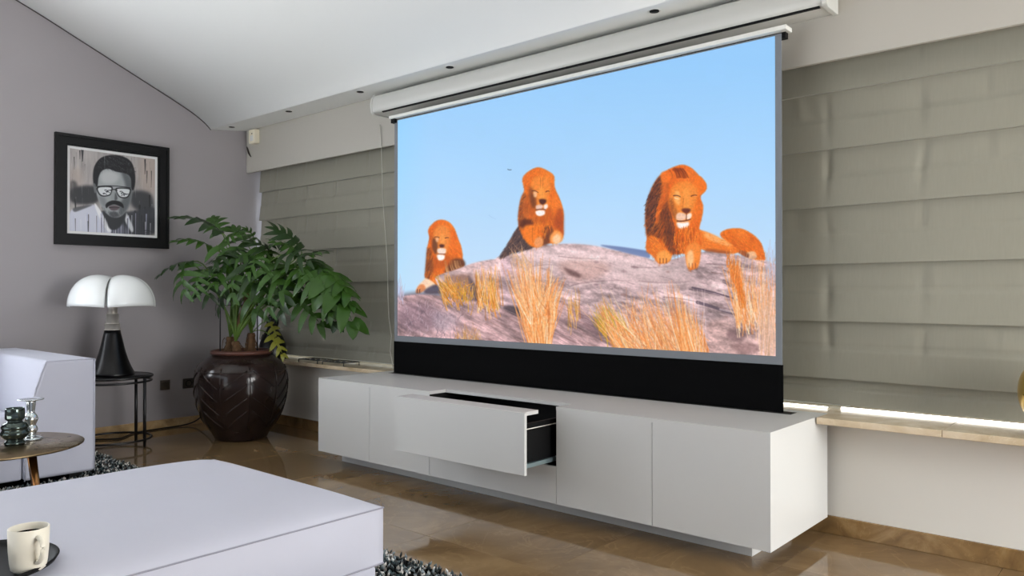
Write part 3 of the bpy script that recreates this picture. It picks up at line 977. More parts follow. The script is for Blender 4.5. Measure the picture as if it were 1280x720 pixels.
def paint_near_rock_and_grass(p):
    rng = p.rng
    G1 = [(246, 178, 116), (238, 158, 92), (253, 206, 156), (228, 142, 80), (253, 224, 192)]
    G2 = [(220, 150, 60), (232, 170, 90), (196, 120, 40), (206, 160, 50), (246, 196, 130)]
    # small ledge by the left lion
    ledge = [(546, 350), (556, 344), (572, 339), (590, 332), (606, 328), (620, 326), (627, 327), (630, 380), (600, 384), (560, 372), (552, 362)]
    p.poly(ledge, (200, 174, 174), .7, 1, True, p.tex)
    p.poly([(556, 352), (580, 345), (596, 350), (590, 374), (566, 372)], (150, 112, 96), 2, .7)
    p.poly([(588, 346), (596, 354), (606, 366), (604, 378), (594, 376), (590, 360)], (92, 80, 88), 1.8, .75)
    p.poly([(590, 346), (610, 340), (606, 360), (598, 358)], (206, 178, 180), 1.5, .7)
    # near rock along the bottom left
    near = [(484, 376), (498, 374), (520, 370.5), (545, 371), (572, 376), (598, 378), (622, 384), (645, 396), (670, 400), (700, 402), (725, 408), (745, 422), (760, 446), (484, 446)]
    tx = 0.34 * p.noise(16, (2.0, .8), 5, 0.4) + 0.34 * p.noise(5, (2.6, .7), 4, 0.5)
    p.poly([(x, y - 3) for x, y in near], (104, 84, 90), 2.2, .7)
    p.poly(near, (196, 164, 166), .8, 1, True, tx)
    p.poly([(500, 384), (530, 380), (552, 392), (545, 414), (515, 416), (498, 404)], (132, 110, 124), 5, .55)
    p.poly([(545, 392), (572, 396), (568, 412), (548, 414)], (206, 190, 204), 4, .5)
    for _ in range(240):
        x, y = rng.uniform(580, 740), rng.uniform(380, 440)
        L = rng.uniform(8, 26)
        col = [(214, 186, 184), (142, 108, 110), (176, 140, 134)][rng.integers(3)]
        p.stroke((x, y), (x + L * .5, y + L * .22), (x + L, y + L * .5), rng.uniform(.5, 1.4), .4, col, .4)
    for _ in range(260):
        x, y = rng.uniform(497, 580), rng.uniform(382, 432)
        L = rng.uniform(3, 9)
        col = [(220, 200, 210), (110, 92, 106), (176, 146, 156)][rng.integers(3)]
        p.stroke((x, y), (x + rng.normal(0, 2), y - L * .5), (x + rng.normal(0, 3), y - L), .8, .4, col, .45)
    # grass
    grass(p, ((556, 372), (592, 376)), [(545, 346), (560, 344), (578, 352), (594, 350)], 150, G2, -2, .9)
    grass(p, ((600, 380), (628, 386)), [(596, 340), (610, 332), (624, 334)], 130, G2 + G1, -1, .9)
    grass(p, ((668, 440), (688, 440)), [(640, 330), (652, 312), (668, 325), (690, 340), (700, 352)], 420, G1, -3, 1.0, .85, 8)
    grass(p, ((660, 400), (698, 396)), [(640, 346), (660, 320), (690, 345), (706, 350)], 200, G1, -2, .9, .8, 6)
    grass(p, ((640, 330), (668, 340)), [(636, 306), (644, 302), (652, 308)], 30, [(220, 180, 150), (236, 190, 140)], 1, .6)
    grass(p, ((712, 400), (726, 400)), [(710, 366), (722, 366)], 26, G2, 0, .7)
    p.poly([(744, 398), (760, 396), (776, 412), (770, 424), (756, 420)], (110, 92, 96), 3, .55)
    grass(p, ((752, 412), (800, 440)), [(742, 392), (752, 374), (770, 388)], 170, [(206, 176, 60), (190, 160, 60), (226, 160, 80)], -2, .9)
    grass(p, ((774, 442), (880, 444)), [(742, 366), (764, 392), (790, 372), (808, 366), (824, 380), (842, 396)], 560, G1 + [(216, 150, 110)], -4, 1.0, .8, 9)
    grass(p, ((852, 444), (884, 444)), [(838, 358), (846, 356), (858, 380), (872, 392)], 230, G1, -3, .9, .85, 5)
    for x in (870, 874, 878, 882):
        p.stroke((x, 442), (x + 1, 400), (x + rng.normal(0, 3), 362), .7, .4, (236, 214, 214), .7)
    grass(p, ((920, 402), (968, 408)), [(910, 318), (926, 330), (948, 322), (966, 312)], 260, G1 + [(240, 200, 180)], -3, .9, .8, 8)
    grass(p, ((910, 330), (930, 380)), [(914, 312), (926, 330)], 90, [(236, 150, 70), (226, 130, 60)], -2, 1.0)
    grass(p, ((948, 440), (968, 442)), [(946, 350), (960, 330), (970, 340)], 90, [(240, 206, 190), (226, 180, 150)], 0, .7)
    grass(p, ((958, 350), (972, 352)), [(958, 302), (970, 296)], 26, [(190, 200, 230), (200, 190, 200)], -1, .6)
    grass(p, ((498, 376), (508, 376)), [(496, 342), (506, 352)], 30, [(190, 190, 220), (206, 186, 200)], -2, .6)
    grass(p, ((572, 432), (606, 434)), [(574, 408), (600, 408)], 70, [(216, 164, 90), (196, 140, 100), (226, 190, 140)], 0, .7)


def paint_portrait():
    # drawing sheet in 0..960 x 0..720 style units; the print's corners are given where it is straightened
    p = Paint(330, 165, 785, 640, 2, 9)
    rng = p.rng
    sm = p.noise(40, (.5, 3), 4)
    p.a[:] = np.array((168, 162, 160), np.float32) / 255
    p.a *= (1 + .16 * sm)[..., None]
    p.poly([(690, 230), (770, 235), (770, 400), (700, 390)], (180, 164, 154), 14, .7)
    p.poly([(350, 300), (410, 290), (405, 400), (350, 420)], (176, 160, 150), 12, .5)
    p.poly([(360, 385), (475, 375), (482, 452), (365, 456)], (44, 46, 50), 7, .9)
    p.poly([(648, 402), (742, 410), (752, 500), (660, 480)], (52, 54, 58), 8, .9)
    p.poly([(355, 350), (385, 360), (380, 430), (356, 440)], (60, 60, 62), 6, .7)
    for (x, y0_, L, w) in ((412, 190, 60, 14), (400, 200, 40, 6), (714, 245, 70, 8), (724, 300, 60, 5), (376, 440, 100, 9), (384, 500, 110, 6), (425, 540, 60, 5), (690, 470, 120, 10), (716, 480, 110, 8), (738, 420, 140, 8), (668, 500, 110, 12), (745, 300, 80, 4), (372, 230, 60, 4)):
        p.stroke((x, y0_), (x + 1, y0_ + L / 2), (x, y0_ + L), w, w * .3, (36, 36, 40), .8)
    for _ in range(160):
        x, y = rng.uniform(345, 775), rng.uniform(190, 600)
        L = rng.uniform(10, 60)
        c = rng.choice([60, 110, 200, 225])
        p.stroke((x, y), (x, y + L / 2), (x + rng.normal(0, 1), y + L), rng.uniform(1, 4), .6, (c, c, c), .3)
    # dark chest, white jacket
    p.poly([(500, 500), (640, 500), (760, 480), (765, 612), (480, 612)], (58, 60, 66), 6, .95)
    p.poly([(350, 500), (400, 480), (470, 466), (500, 520), (548, 600), (540, 625), (345, 615)], (206, 208, 222), 3)
    p.poly([(470, 466), (486, 474), (552, 585), (536, 600), (500, 545)], (236, 236, 240), 2)
    p.poly([(370, 480), (460, 465), (400, 492), (370, 500)], (70, 70, 74), 3, .8)
    p.poly([(608, 520), (625, 505), (660, 580), (650, 600)], (220, 222, 226), 3, .9)
    p.poly([(560, 560), (600, 555), (640, 610), (560, 615)], (120, 122, 140), 6, .6)
    for _ in range(40):
        x = rng.uniform(360, 760)
        p.stroke((x, rng.uniform(500, 560)), (x, 590), (x, 618), rng.uniform(3, 8), 1.5, rng.choice([(40, 40, 46), (186, 188, 214), (220, 220, 230)]), .55)
    # neck and face
    p.poly([(515, 495), (620, 495), (606, 560), (575, 590), (545, 585), (528, 545)], (52, 54, 58), 3)
    p.poly([(484, 340), (498, 300), (540, 286), (600, 296), (640, 320), (654, 370), (650, 430), (632, 485), (600, 522), (560, 528), (525, 505), (500, 465), (480, 410)], (160, 164, 166), 2.5)
    p.poly([(600, 300), (640, 322), (655, 370), (650, 432), (630, 488), (596, 522), (590, 470), (610, 430), (620, 370)], (84, 88, 92), 6, .85)
    p.poly([(505, 308), (560, 300), (590, 330), (560, 360), (510, 356)], (198, 200, 200), 8, .7)
    p.poly([(488, 425), (520, 430), (528, 470), (510, 470)], (120, 124, 128), 6, .7)
    p.poly([(540, 505), (575, 500), (590, 520), (560, 530)], (60, 62, 66), 4, .8)
    # hair
    p.poly([(468, 372), (463, 320), (472, 272), (500, 236), (545, 222), (600, 226), (645, 252), (664, 300), (668, 350), (660, 392), (650, 384), (646, 336), (624, 312), (575, 302), (538, 288), (506, 298), (490, 330), (484, 372)], (26, 26, 30), 1.8)
    p.fur([(472, 300), (500, 240), (560, 226), (640, 256), (660, 310), (560, 290), (500, 290)], 200, lambda q: (rng.normal(.5, .3), rng.normal(.5, .3)), 22, 2.4, [(18, 18, 20), (60, 62, 66), (90, 92, 96)], .5)
    p.stroke((519, 224), (520, 240), (520, 288), 2.5, 1, (170, 170, 172), .6)
    p.poly([(464, 360), (476, 366), (480, 400), (470, 404)], (110, 112, 114), 2, .9)
    # mirrored glasses
    for pts in ([(484, 376), (552, 374), (556, 396), (546, 418), (510, 424), (488, 408)], [(576, 382), (640, 384), (646, 402), (630, 430), (596, 430), (578, 408)]):
        p.poly([(x, y) for x, y in pts], (24, 24, 28), 1.5)
        cx, cy = np.mean(pts, 0)
        p.poly([(cx + (x - cx) * .84, cy + (y - cy) * .8) for x, y in pts], (214, 218, 220), 1.5)
        for k in range(7):
            x = cx - 24 + rng.uniform(0, 46)
            y = cy - 10 + rng.uniform(0, 22)
            p.stroke((x, y), (x + 8, y - 4), (x + 16, y + rng.normal(2, 4)), 5, 2, (50, 52, 58), .85)
    p.stroke((484, 374), (565, 366), (644, 382), 4, 4, (20, 20, 24))
    p.stroke((552, 392), (566, 386), (580, 394), 5, 5, (30, 30, 34))
    # nose, moustache, mouth
    p.poly([(556, 400), (574, 402), (582, 430), (578, 442), (556, 440), (548, 430)], (150, 154, 156), 3)
    p.poly([(572, 404), (582, 432), (576, 442), (568, 440)], (70, 72, 76), 2.5, .8)
    p.poly([(524, 466), (536, 452), (560, 444), (590, 448), (608, 462), (612, 482), (598, 474), (566, 464), (540, 472), (528, 482)], (22, 22, 26), 2)
    p.poly([(540, 474), (566, 468), (592, 476), (580, 492), (552, 492)], (96, 84, 88), 2.5)
    p.stroke((542, 480), (566, 476), (592, 480), 3, 2, (28, 26, 30))
    p.fur([(500, 470), (540, 490), (590, 495), (620, 480), (600, 520), (560, 526), (526, 505)], 200, lambda q: (rng.normal(0, .3), 1), 8, 1.6, [(70, 72, 76), (110, 112, 116)], .4)
    p.stroke((714, 596), (730, 590), (746, 600), 3, 2, (30, 30, 34), .9)
    p.stroke((716, 606), (728, 602), (740, 606), 2, 2, (40, 40, 44), .8)
    return p


def print_material(name, image, emission=0.0, rough=0.6):
    m = bpy.data.materials.new(name)
    m.use_nodes = True
    nt = m.node_tree
    b = nt.nodes['Principled BSDF']
    t = nt.nodes.new('ShaderNodeTexImage')
    t.image = image
    t.extension = 'EXTEND'
    b.inputs['Roughness'].default_value = rough
    if emission > 0:
        b.inputs['Base Color'].default_value = (0.02, 0.02, 0.02, 1)
        b.inputs['Specular IOR Level'].default_value = 0.05
        nt.links.new(t.outputs['Color'], b.inputs['Emission Color'])
        b.inputs['Emission Strength'].default_value = emission
    else:
        nt.links.new(t.outputs['Color'], b.inputs['Base Color'])
    return m


def picture_quad(name, m, parent, corners):
    """corners: bottom-left, bottom-right, top-right, top-left as seen from the room."""
    base = world_loc(parent)
    me = bpy.data.meshes.new(name)
    me.from_pydata([Vector(c) - base for c in corners], [], [(0, 1, 2, 3)])
    uv = me.uv_layers.new(name='uv')
    for i, c in enumerate(((0, 0), (1, 0), (1, 1), (0, 1))):
        uv.data[i].uv = c
    me.materials.append(m)
    o = bpy.data.objects.new(name, me)
    o.parent = parent
    C.objects.link(o)
    return o


# ------------------------------------------------------------------ projection screen rising from the cabinet
SX0, SX1, SY = -4.188, -1.412, 3.561
scr = thing('projection_screen', 'floor-rising projection screen showing lions on a granite rock', 'screen', ((SX0 + SX1) / 2, SY, 0.569))
IX0, IX1, IZ0, IZ1 = -4.152, -1.442, 0.832, 2.345
MB().box(SX0, SX1, SY, SY + 0.004, 0.792, 2.352).build('screen_border', M['grey_border'], scr)
MB().box(SX0 - 0.004, SX1 + 0.004, SY - 0.001, SY + 0.005, 0.5705, 0.792).build('masking_drop', M['black_cloth'], scr)
lions = paint_lions()
_a = lions.a                                                      # deepen the tones of everything but the sky
_n = lions.noise(1.6, (1, 1), 2)[..., None]
_w = np.clip((_a[..., :1] - _a[..., 2:] + .10) / .10, 0, 1)
_g = _a.mean(2, keepdims=True)
_d = np.clip(np.clip(_a, 0, 1) ** 1.16 * 1.02, 0, 1) * (1 + .08 * _n)
lions.a = np.clip(_a * (1 - _w) + _d * _w, 0, 1)
lions.a = (lions.a * .35 + lions.blur(lions.a, 1) * .65).astype(np.float32)
img = to_image('lion_picture', lions.rectified(homography([(0, 0), (1, 0), (1, 1), (0, 1)], [(499.5, 421.5), (967.5, 443.5), (972, 45), (497.5, 152)]), 1600, 894))
picture_quad('projected_picture', print_material('projected_image', img, 1.0), scr, [(IX0, SY - 0.0015, IZ0), (IX1, SY - 0.0015, IZ0), (IX1, SY - 0.0015, IZ1), (IX0, SY - 0.0015, IZ1)])
MB().box(-4.215, -1.378, SY - 0.03, SY + 0.045, 2.358, 2.380).build('top_bar', M['white_plastic'], scr, bevel=0.002, seg=1)
mb = MB().box(-4.205, -4.165, SY - 0.02, SY + 0.035, 2.330, 2.358)
mb.box(-1.43, -1.395, SY + 0.006, SY + 0.04, 2.330, 2.358)
mb.box(-4.165, -1.43, SY + 0.006, SY + 0.035, 2.345, 2.358)
mb.build('bar_end_cap', M['black'], scr)
for sx in (-3.6, -2.0):
    mb = MB().tube([(sx, SY + 0.03, 0.571), (sx + 0.25, SY + 0.03, 1.45), (sx, SY + 0.03, 2.345)], 0.012, 8)
    mb.build('lifting_arm', M['black_metal'], scr)

# ------------------------------------------------------------------ media cabinet
CX0, CX1, CYF, CYB, CZ0, CZ1 = -4.321, -1.247, 3.022, 3.682, 0.086, 0.568
cab = thing('media_cabinet', 'long low white lacquered media cabinet with one drawer pulled open', 'cabinet', (-2.78, 3.35, 0))
NX0, NX1, NY = -3.247, -2.333, 3.15
FT = 0.018                                                       # panel thickness
mb = MB()
for (a, b, c, d) in ((CX0, NX0, CYF, NY), (NX1, CX1, CYF, NY), (CX0, CX1, NY, CYB)):
    pass
tp = [(CX0, CYF), (NX0, CYF), (NX0, NY), (NX1, NY), (NX1, CYF), (CX1, CYF), (CX1, CYB), (CX0, CYB)]
mb.prism(tp, 'z', CZ1 - FT, CZ1)
mb.build('cabinet_top', M['lacquer'], cab)
MB().box(CX1 - FT, CX1, CYF, CYB, CZ0, CZ1 - FT).build('side_panel', M['lacquer'], cab)
MB().box(CX0, CX0 + FT, CYF, CYB, CZ0, CZ1 - FT).build('side_panel', M['lacquer'], cab)
MB().box(CX0 + FT, CX1 - FT, CYF + FT, CYB, CZ0, CZ0 + FT).build('bottom_panel', M['lacquer'], cab)
MB().box(CX0 + FT, CX1 - FT, CYB - 0.01, CYB - 0.004, CZ0 + FT, CZ1 - FT).build('back_panel', M['black'], cab)
for (a, b) in ((CX0 + FT, -3.7885), (-3.7855, NX0 - 0.0015), (NX1 + 0.0015, -1.7925), (-1.7895, CX1 - FT)):
    MB().box(a, b, CYF, CYF + FT, CZ0 + 0.001, CZ1 - FT).build('door', M['lacquer'], cab)
MB().box(NX0 + 0.0015, NX1 - 0.0015, CYF, CYF + FT, CZ0 + 0.001, 0.271).build('lower_front', M['lacquer'], cab, bevel=0.0008, seg=1)
# dark niche behind the open drawer
mb = MB()
mb.box(NX0 - 0.001, NX0 + 0.002, CYF + 0.002, 3.50, 0.273, CZ1 - FT)
mb.box(NX1 - 0.002, NX1 + 0.001, CYF + 0.002, 3.50, 0.273, CZ1 - FT)
mb.box(NX0, NX1, 3.495, 3.50, 0.273, CZ1 - FT)
mb.box(NX0, NX1, CYF + FT, 3.50, 0.262, 0.266)
mb.build('drawer_niche', M['black'], cab)
MB().box(NX1 - 0.006, NX1 - 0.002, CYF + 0.012, CYF + 0.03, 0.43, 0.475).build('niche_bracket', M['steel'], cab)
MB().box(-4.27, -1.392, 3.175, 3.62, 0.0, CZ0).build('plinth', M['grey_plinth'], cab)
MB().box(-4.225, -1.362, SY - 0.028, SY + 0.05, CZ1 - 0.002, CZ1 + 0.0006).build('screen_slot', M['black'], cab)
# drawer, pulled 26 cm out
DY = 2.758
drw = bpy.data.objects.new('drawer', None)
C.objects.link(drw)
drw.parent = cab
drw.location = Vector((-2.79, 2.9, 0.42)) - world_loc(cab)
MB().box(NX0 + 0.012, -2.316, DY, DY + FT, 0.274, CZ1).build('drawer_front', M['lacquer'], drw, bevel=0.0012, seg=1)
MB().box(NX0 + 0.012, -2.333, DY + FT, DY + 0.125, CZ1 - FT, CZ1).build('drawer_lip', M['lacquer'], drw, bevel=0.0012, seg=1)
mb = MB()
for x in (NX0 + 0.03, -2.392):
    mb.box(x, x + 0.014, DY + FT, 3.40, 0.32, 0.50)
mb.box(NX0 + 0.03, -2.378, 3.385, 3.40, 0.32, 0.50)
mb.box(NX0 + 0.03, -2.378, DY + FT, 3.40, 0.312, 0.322)
mb.build('drawer_box', M['black'], drw)
MB().tube([(-2.374, DY + FT, 0.475), (-2.374, 3.30, 0.475)], 0.0028, 6).build('drawer_rail', M['steel'], drw)
MB().box(-2.376, -2.360, DY + FT, 3.42, 0.292, 0.312).build('drawer_slide', M['slide'], drw)
MB().box(NX0 + 0.025, NX0 + 0.034, DY + FT, 3.42, 0.292, 0.312).build('drawer_slide', M['slide'], drw)

# ------------------------------------------------------------------ fittings on lintel and soffit
pj = thing('screen_cassette', 'long white roll-up screen housing mounted on the lintel above the projected picture', 'screen housing', (-2.83, 3.64, 2.5))
cp = [(YB - 0.0015, 2.443), (3.600, 2.443), (3.585, 2.450), (3.575, 2.462), (3.570, 2.50), (3.578, 2.548), (3.592, 2.572), (3.612, 2.580), (YB - 0.0015, 2.580)]
MB().prism(cp, 'x', -4.452, -1.232, False).build('housing', M['housing'], pj, bevel=0.003, seg=2)
cp2 = [(YB - 0.0015, 2.436), (3.592, 2.436), (3.574, 2.450), (3.564, 2.50), (3.574, 2.556), (3.600, 2.586), (YB - 0.0015, 2.586)]
MB().prism(cp2, 'x', -1.232, -1.207).build('end_cap', M['housing'], pj, bevel=0.003, seg=2)
MB().prism(cp2, 'x', -4.470, -4.452).build('end_cap', M['housing'], pj, bevel=0.003, seg=2)
MB().box(-4.36, -1.245, 3.588, 3.604, 2.4405, 2.449).build('screen_slit', M['black'], pj)

for k, x in enumerate((-6.25, -5.37, -4.46, -3.54, -2.04)):
    zz = 2.575 + (3.47 - 3.385) / (YB - 3.385) * 0.042
    where = ('nearest the left wall', 'second from the left wall', 'third from the left wall', 'fourth from the left wall', 'above the top right of the picture')[k]
    t = thing('recessed_spotlight', 'small dark recessed ceiling spotlight in the soffit, ' + where, 'spotlight', (x, 3.47, zz), 'recessed spots in the soffit')
    MB().lathe([(0.026, -0.001), (0.032, -0.004), (0.035, 0.0)], (x, 3.47, zz - 0.001), 24).build('trim_ring', M['white_plastic'], t)
    MB().lathe([(0.025, -0.003), (0.025, 0.004)], (x, 3.47, zz - 0.003), 24).build('lamp_well', M['black'], t)

t = thing('motion_sensor', 'small cream motion sensor box in the corner of the lintel', 'sensor', (-6.285, 3.70, 2.54))
MB().box(-6.335, -6.235, YB - 0.055, YB, 2.475, 2.600).build('sensor_case', M['cream_plastic'], t, bevel=0.008, seg=2)
MB().box(-6.305, -6.255, YB - 0.058, YB - 0.053, 2.495, 2.545).build('sensor_lens', M['white_plastic'], t, bevel=0.004, seg=2)
MB().box(-6.283, -6.270, YB - 0.057, YB - 0.053, 2.556, 2.566).build('sensor_light', M['socket_dark'], t)
o = MB().tube([(-6.445, 3.727, 2.47), (-6.43, 3.724, 2.45), (-6.41, 3.724, 2.41), (-6.39, 3.726, 2.385), (-6.375, 3.728, 2.37)], [0.004, 0.008, 0.009, 0.006, 0.003], 6).build('loose_wire', M['socket_dark'], origin=(-6.41, 3.73, 2.42))
tag(o, 'short brown loose wire end below the motion sensor in the wall corner', 'wire')

# ------------------------------------------------------------------ framed portrait
pic = thing('framed_picture', 'black framed monochrome print of a moustached person in mirrored sunglasses', 'picture', (XL, 2.567, 1.93))
A0, A1, B0, B1 = 2.134, 3.002, 1.502, 2.354                       # y and z of the frame's outside
def frame_ring(mb, y0, y1, z0, z1, w, xa, xb):
    mb.box(XL + xa, XL + xb, y0, y0 + w, z0, z1)
    mb.box(XL + xa, XL + xb, y1 - w, y1, z0, z1)
    mb.box(XL + xa, XL + xb, y0 + w, y1 - w, z0, z0 + w)
    mb.box(XL + xa, XL + xb, y0 + w, y1 - w, z1 - w, z1)
mb = MB()
frame_ring(mb, A0, A1, B0, B1, 0.022, 0.001, 0.040)
frame_ring(mb, A0 + 0.022, A1 - 0.022, B0 + 0.022, B1 - 0.022, 0.052, 0.001, 0.030)
frame_ring(mb, A0 + 0.074, A1 - 0.074, B0 + 0.074, B1 - 0.074, 0.014, 0.001, 0.020)
mb.build('frame', M['frame_black'], pic)
MB().box(XL + 0.002, XL + 0.010, A0 + 0.088, A1 - 0.088, B0 + 0.088, B1 - 0.088).build('mount', M['mount'], pic)
por = paint_portrait()
img2 = to_image('portrait_print', por.rectified(homography([(0, 0), (1, 0), (1, 1), (0, 1)], [(346, 596), (766, 620), (762, 243), (352, 187)]), 700, 720))
q = 0.108
picture_quad('print', print_material('portrait_print', img2), pic, [(XL + 0.0106, A0 + q, B0 + q), (XL + 0.0106, A1 - q, B0 + q), (XL + 0.0106, A1 - q, B1 - q), (XL + 0.0106, A0 + q, B1 - q)])

# ------------------------------------------------------------------ sockets and lamp cable
t = thing('light_switch', 'square brushed metal switch plate low on the taupe wall', 'switch', (XL, 2.987, 0.359))
MB().box(XL, XL + 0.009, 2.947, 3.027, 0.318, 0.400).build('plate', M['socket_metal'], t, bevel=0.002, seg=1)
MB().box(XL + 0.009, XL + 0.014, 2.957, 3.017, 0.330, 0.388).build('rocker', M['socket_metal'], t, bevel=0.003, seg=1)
t = thing('wall_socket', 'dark wall socket beside the urn on the taupe wall', 'socket', (XL, 3.19, 0.355))
MB().box(XL, XL + 0.009, 3.14, 3.24, 0.313, 0.397).build('plate', M['socket_dark'], t, bevel=0.002, seg=1)
mb = MB()
w = [(XL + 0.009, 3.19 + 0.026 * math.cos(a), 0.355 + 0.026 * math.sin(a)) for a in [2 * math.pi * i / 20 for i in range(20)]]
mb.tube(w, 0.004, 6, True)
mb.build('socket_ring', M['black'], t)
pts = [(-6.30, 3.36, 0.20), (-6.37, 3.30, 0.10), (-6.40, 3.22, 0.03), (-6.405, 3.10, 0.008), (-6.40, 2.94, 0.007), (-6.375, 2.78, 0.007), (-6.33, 2.66, 0.007), (-6.25, 2.58, 0.007), (-6.20, 2.50, 0.007), (-6.30, 2.36, 0.007), (-6.40, 2.2, 0.007), (-6.42, 2.0, 0.007)]
sp = []
for i in range(len(pts) - 1):
    a, b = Vector(pts[max(i - 1, 0)]), Vector(pts[i])
    c, d = Vector(pts[i + 1]), Vector(pts[min(i + 2, len(pts) - 1)])
    for k in range(4):
        u = k / 4
        sp.append(0.5 * (2 * b + (c - a) * u + (2 * a - 5 * b + 4 * c - d) * u * u + (3 * b - a - 3 * c + d) * u ** 3))
o = MB().tube(sp, 0.006, 8).build('power_cable', M['black'], origin=(-6.38, 2.8, 0))
tag(o, 'black power cable running over the floor along the left wall', 'cable')

# ------------------------------------------------------------------ side table and lamp
TX, TY, TR, TZ = -5.965, 2.375, 0.262, 0.523
st = thing('side_table', 'round black metal side table with thin legs under the lamp', 'table', (TX, TY, 0))
MB().lathe([(0.0, TZ - 0.008), (TR - 0.008, TZ - 0.008), (TR - 0.008, TZ - 0.002), (0.0, TZ - 0.002)], (TX, TY, 0), 56).build('table_top', M['black_gloss'], st)
mb = MB().tube(ring(TX, TY, TZ - 0.008, TR, 56), 0.0095, 8, True)
mb.build('top_rim', M['black_metal'], st)
MB().tube(ring(TX, TY, TZ - 0.042, TR - 0.004, 56), 0.008, 8, True).build('apron_ring', M['black_metal'], st)
MB().tube(ring(TX, TY, 0.055, TR - 0.004, 56), 0.008, 8, True).build('base_ring', M['black_metal'], st)
for a in (31, 121, 211, 301):
    lx, ly = TX + (TR - 0.004) * math.cos(math.radians(a)), TY + (TR - 0.004) * math.sin(math.radians(a))
    MB().tube([(lx, ly, 0), (lx, ly, TZ - 0.008)], 0.0115, 10).build('leg', M['black_metal'], st)

LX, LY, LZ = -5.985, 2.375, TZ + 0.0005
lamp = thing('table_lamp', 'black trumpet-base table lamp with white bat-wing shade on the round side table', 'lamp', (LX, LY, LZ))
prof = [(0.150, 0), (0.152, 0.006), (0.148, 0.02), (0.128, 0.06), (0.108, 0.11), (0.090, 0.17), (0.074, 0.24), (0.061, 0.30), (0.054, 0.333), (0.0, 0.333)]
MB().lathe(prof, (LX, LY, LZ), 48).build('lamp_base', M['black_gloss'], lamp)
mb = MB()
mb.lathe([(0.0, 0.333), (0.056, 0.333), (0.056, 0.339), (0.051, 0.341), (0.051, 0.382), (0.0, 0.382)], (LX, LY, LZ), 36)
mb.lathe([(0.0, 0.382), (0.046, 0.382), (0.0465, 0.386), (0.043, 0.388), (0.043, 0.452), (0.0, 0.452)], (LX, LY, LZ), 36)
mb.lathe([(0.0, 0.452), (0.034, 0.452), (0.034, 0.64), (0.0, 0.64)], (LX, LY, LZ), 36)
mb.build('telescopic_neck', M['steel'], lamp)
RS, ZR, HS = 0.292, 0.515, 0.205
for k in range(4):
    a0 = math.radians(15 + 90 * k)

    def petal(u, v, a0=a0):
        ph = (u - 0.5) * math.radians(86)
        c = math.cos(2 * ph)                                        # 1 mid-petal, ~0 at its edges
        t = v * math.pi * 0.5
        r = (0.006 + RS * math.sin(t) ** 0.96) * (0.93 + 0.07 * max(0, c) ** 0.5)
        z = ZR + HS * max(0, math.cos(t)) ** 0.95 * (0.95 + 0.05 * max(0, c) ** .6) + 0.046 * max(0, c) ** 0.55 * max(0, math.sin(2 * t)) - 0.012 * (1 - c) * v ** 6
        return (LX + r * math.cos(a0 + ph), LY + r * math.sin(a0 + ph), LZ + z)
    mb = MB()
    mb.grid(petal, 26, 22)
    o = mb.build('shade_petal', M['opal'], lamp, fix=False)
    s_ = o.modifiers.new('thickness', 'SOLIDIFY')
    s_.thickness = 0.004
MB().lathe([(0.0, 0.70), (0.014, 0.70), (0.014, 0.722), (0.0, 0.724)], (LX, LY, LZ), 16).build('shade_knob', M['black'], lamp)

# ------------------------------------------------------------------ urn with plant
UX, UY = -5.55, 3.168
urn = thing('urn', 'large dark brown glazed urn with embossed herringbone lines', 'urn', (UX, UY, 0))
uprof = [(0.185, 0.0), (0.196, 0.012), (0.215, 0.05), (0.262, 0.12), (0.300, 0.19), (0.326, 0.27), (0.342, 0.35), (0.348, 0.43), (0.344, 0.50), (0.326, 0.56), (0.292, 0.605), (0.250, 0.632), (0.222, 0.648), (0.212, 0.658)]
us = spline(uprof, 4)
MB().lathe(us, (UX, UY, 0), 72).build('urn_body', M['urn'], urn)
rim = MB().lathe([(0.205, 0.655), (0.226, 0.658), (0.232, 0.672), (0.226, 0.686), (0.212, 0.690), (0.198, 0.684), (0.194, 0.66)], (UX, UY, 0), 64)
rim.build('urn_rim', M['urn_rim'], urn)
def ur(z):
    zs = [q[1] for q in us]; rs = [q[0] for q in us]
    return float(np.interp(z, zs, rs))
mb = MB()
def on_urn(a, z, off=0.002):
    r = ur(z) + off
    return (UX + r * math.cos(a), UY + r * math.sin(a), z)
NP = 10
cam_ang = math.atan2(-UY, -UX)
for k in range(NP):
    a = cam_ang + 0.18 + 2 * math.pi * k / NP
    mb.tube([on_urn(a, z) for z in np.linspace(0.10, 0.57, 14)], 0.0045, 6)
    d = 2 * math.pi / NP
    for zz in (0.20, 0.30, 0.40, 0.50):
        s0, s1 = (0.10, 0.90)
        if k % 2:
            s0, s1 = s1, s0
        mb.tube([on_urn(a + d * (s0 + (s1 - s0) * t_), zz + 0.05 - 0.13 * t_) for t_ in np.linspace(0, 1, 7)], 0.0048, 6)
mb.tube([on_urn(2 * math.pi * i / 60, 0.535) for i in range(60)], 0.005, 6, True)
mb.build('embossed_lines', M['urn'], urn)

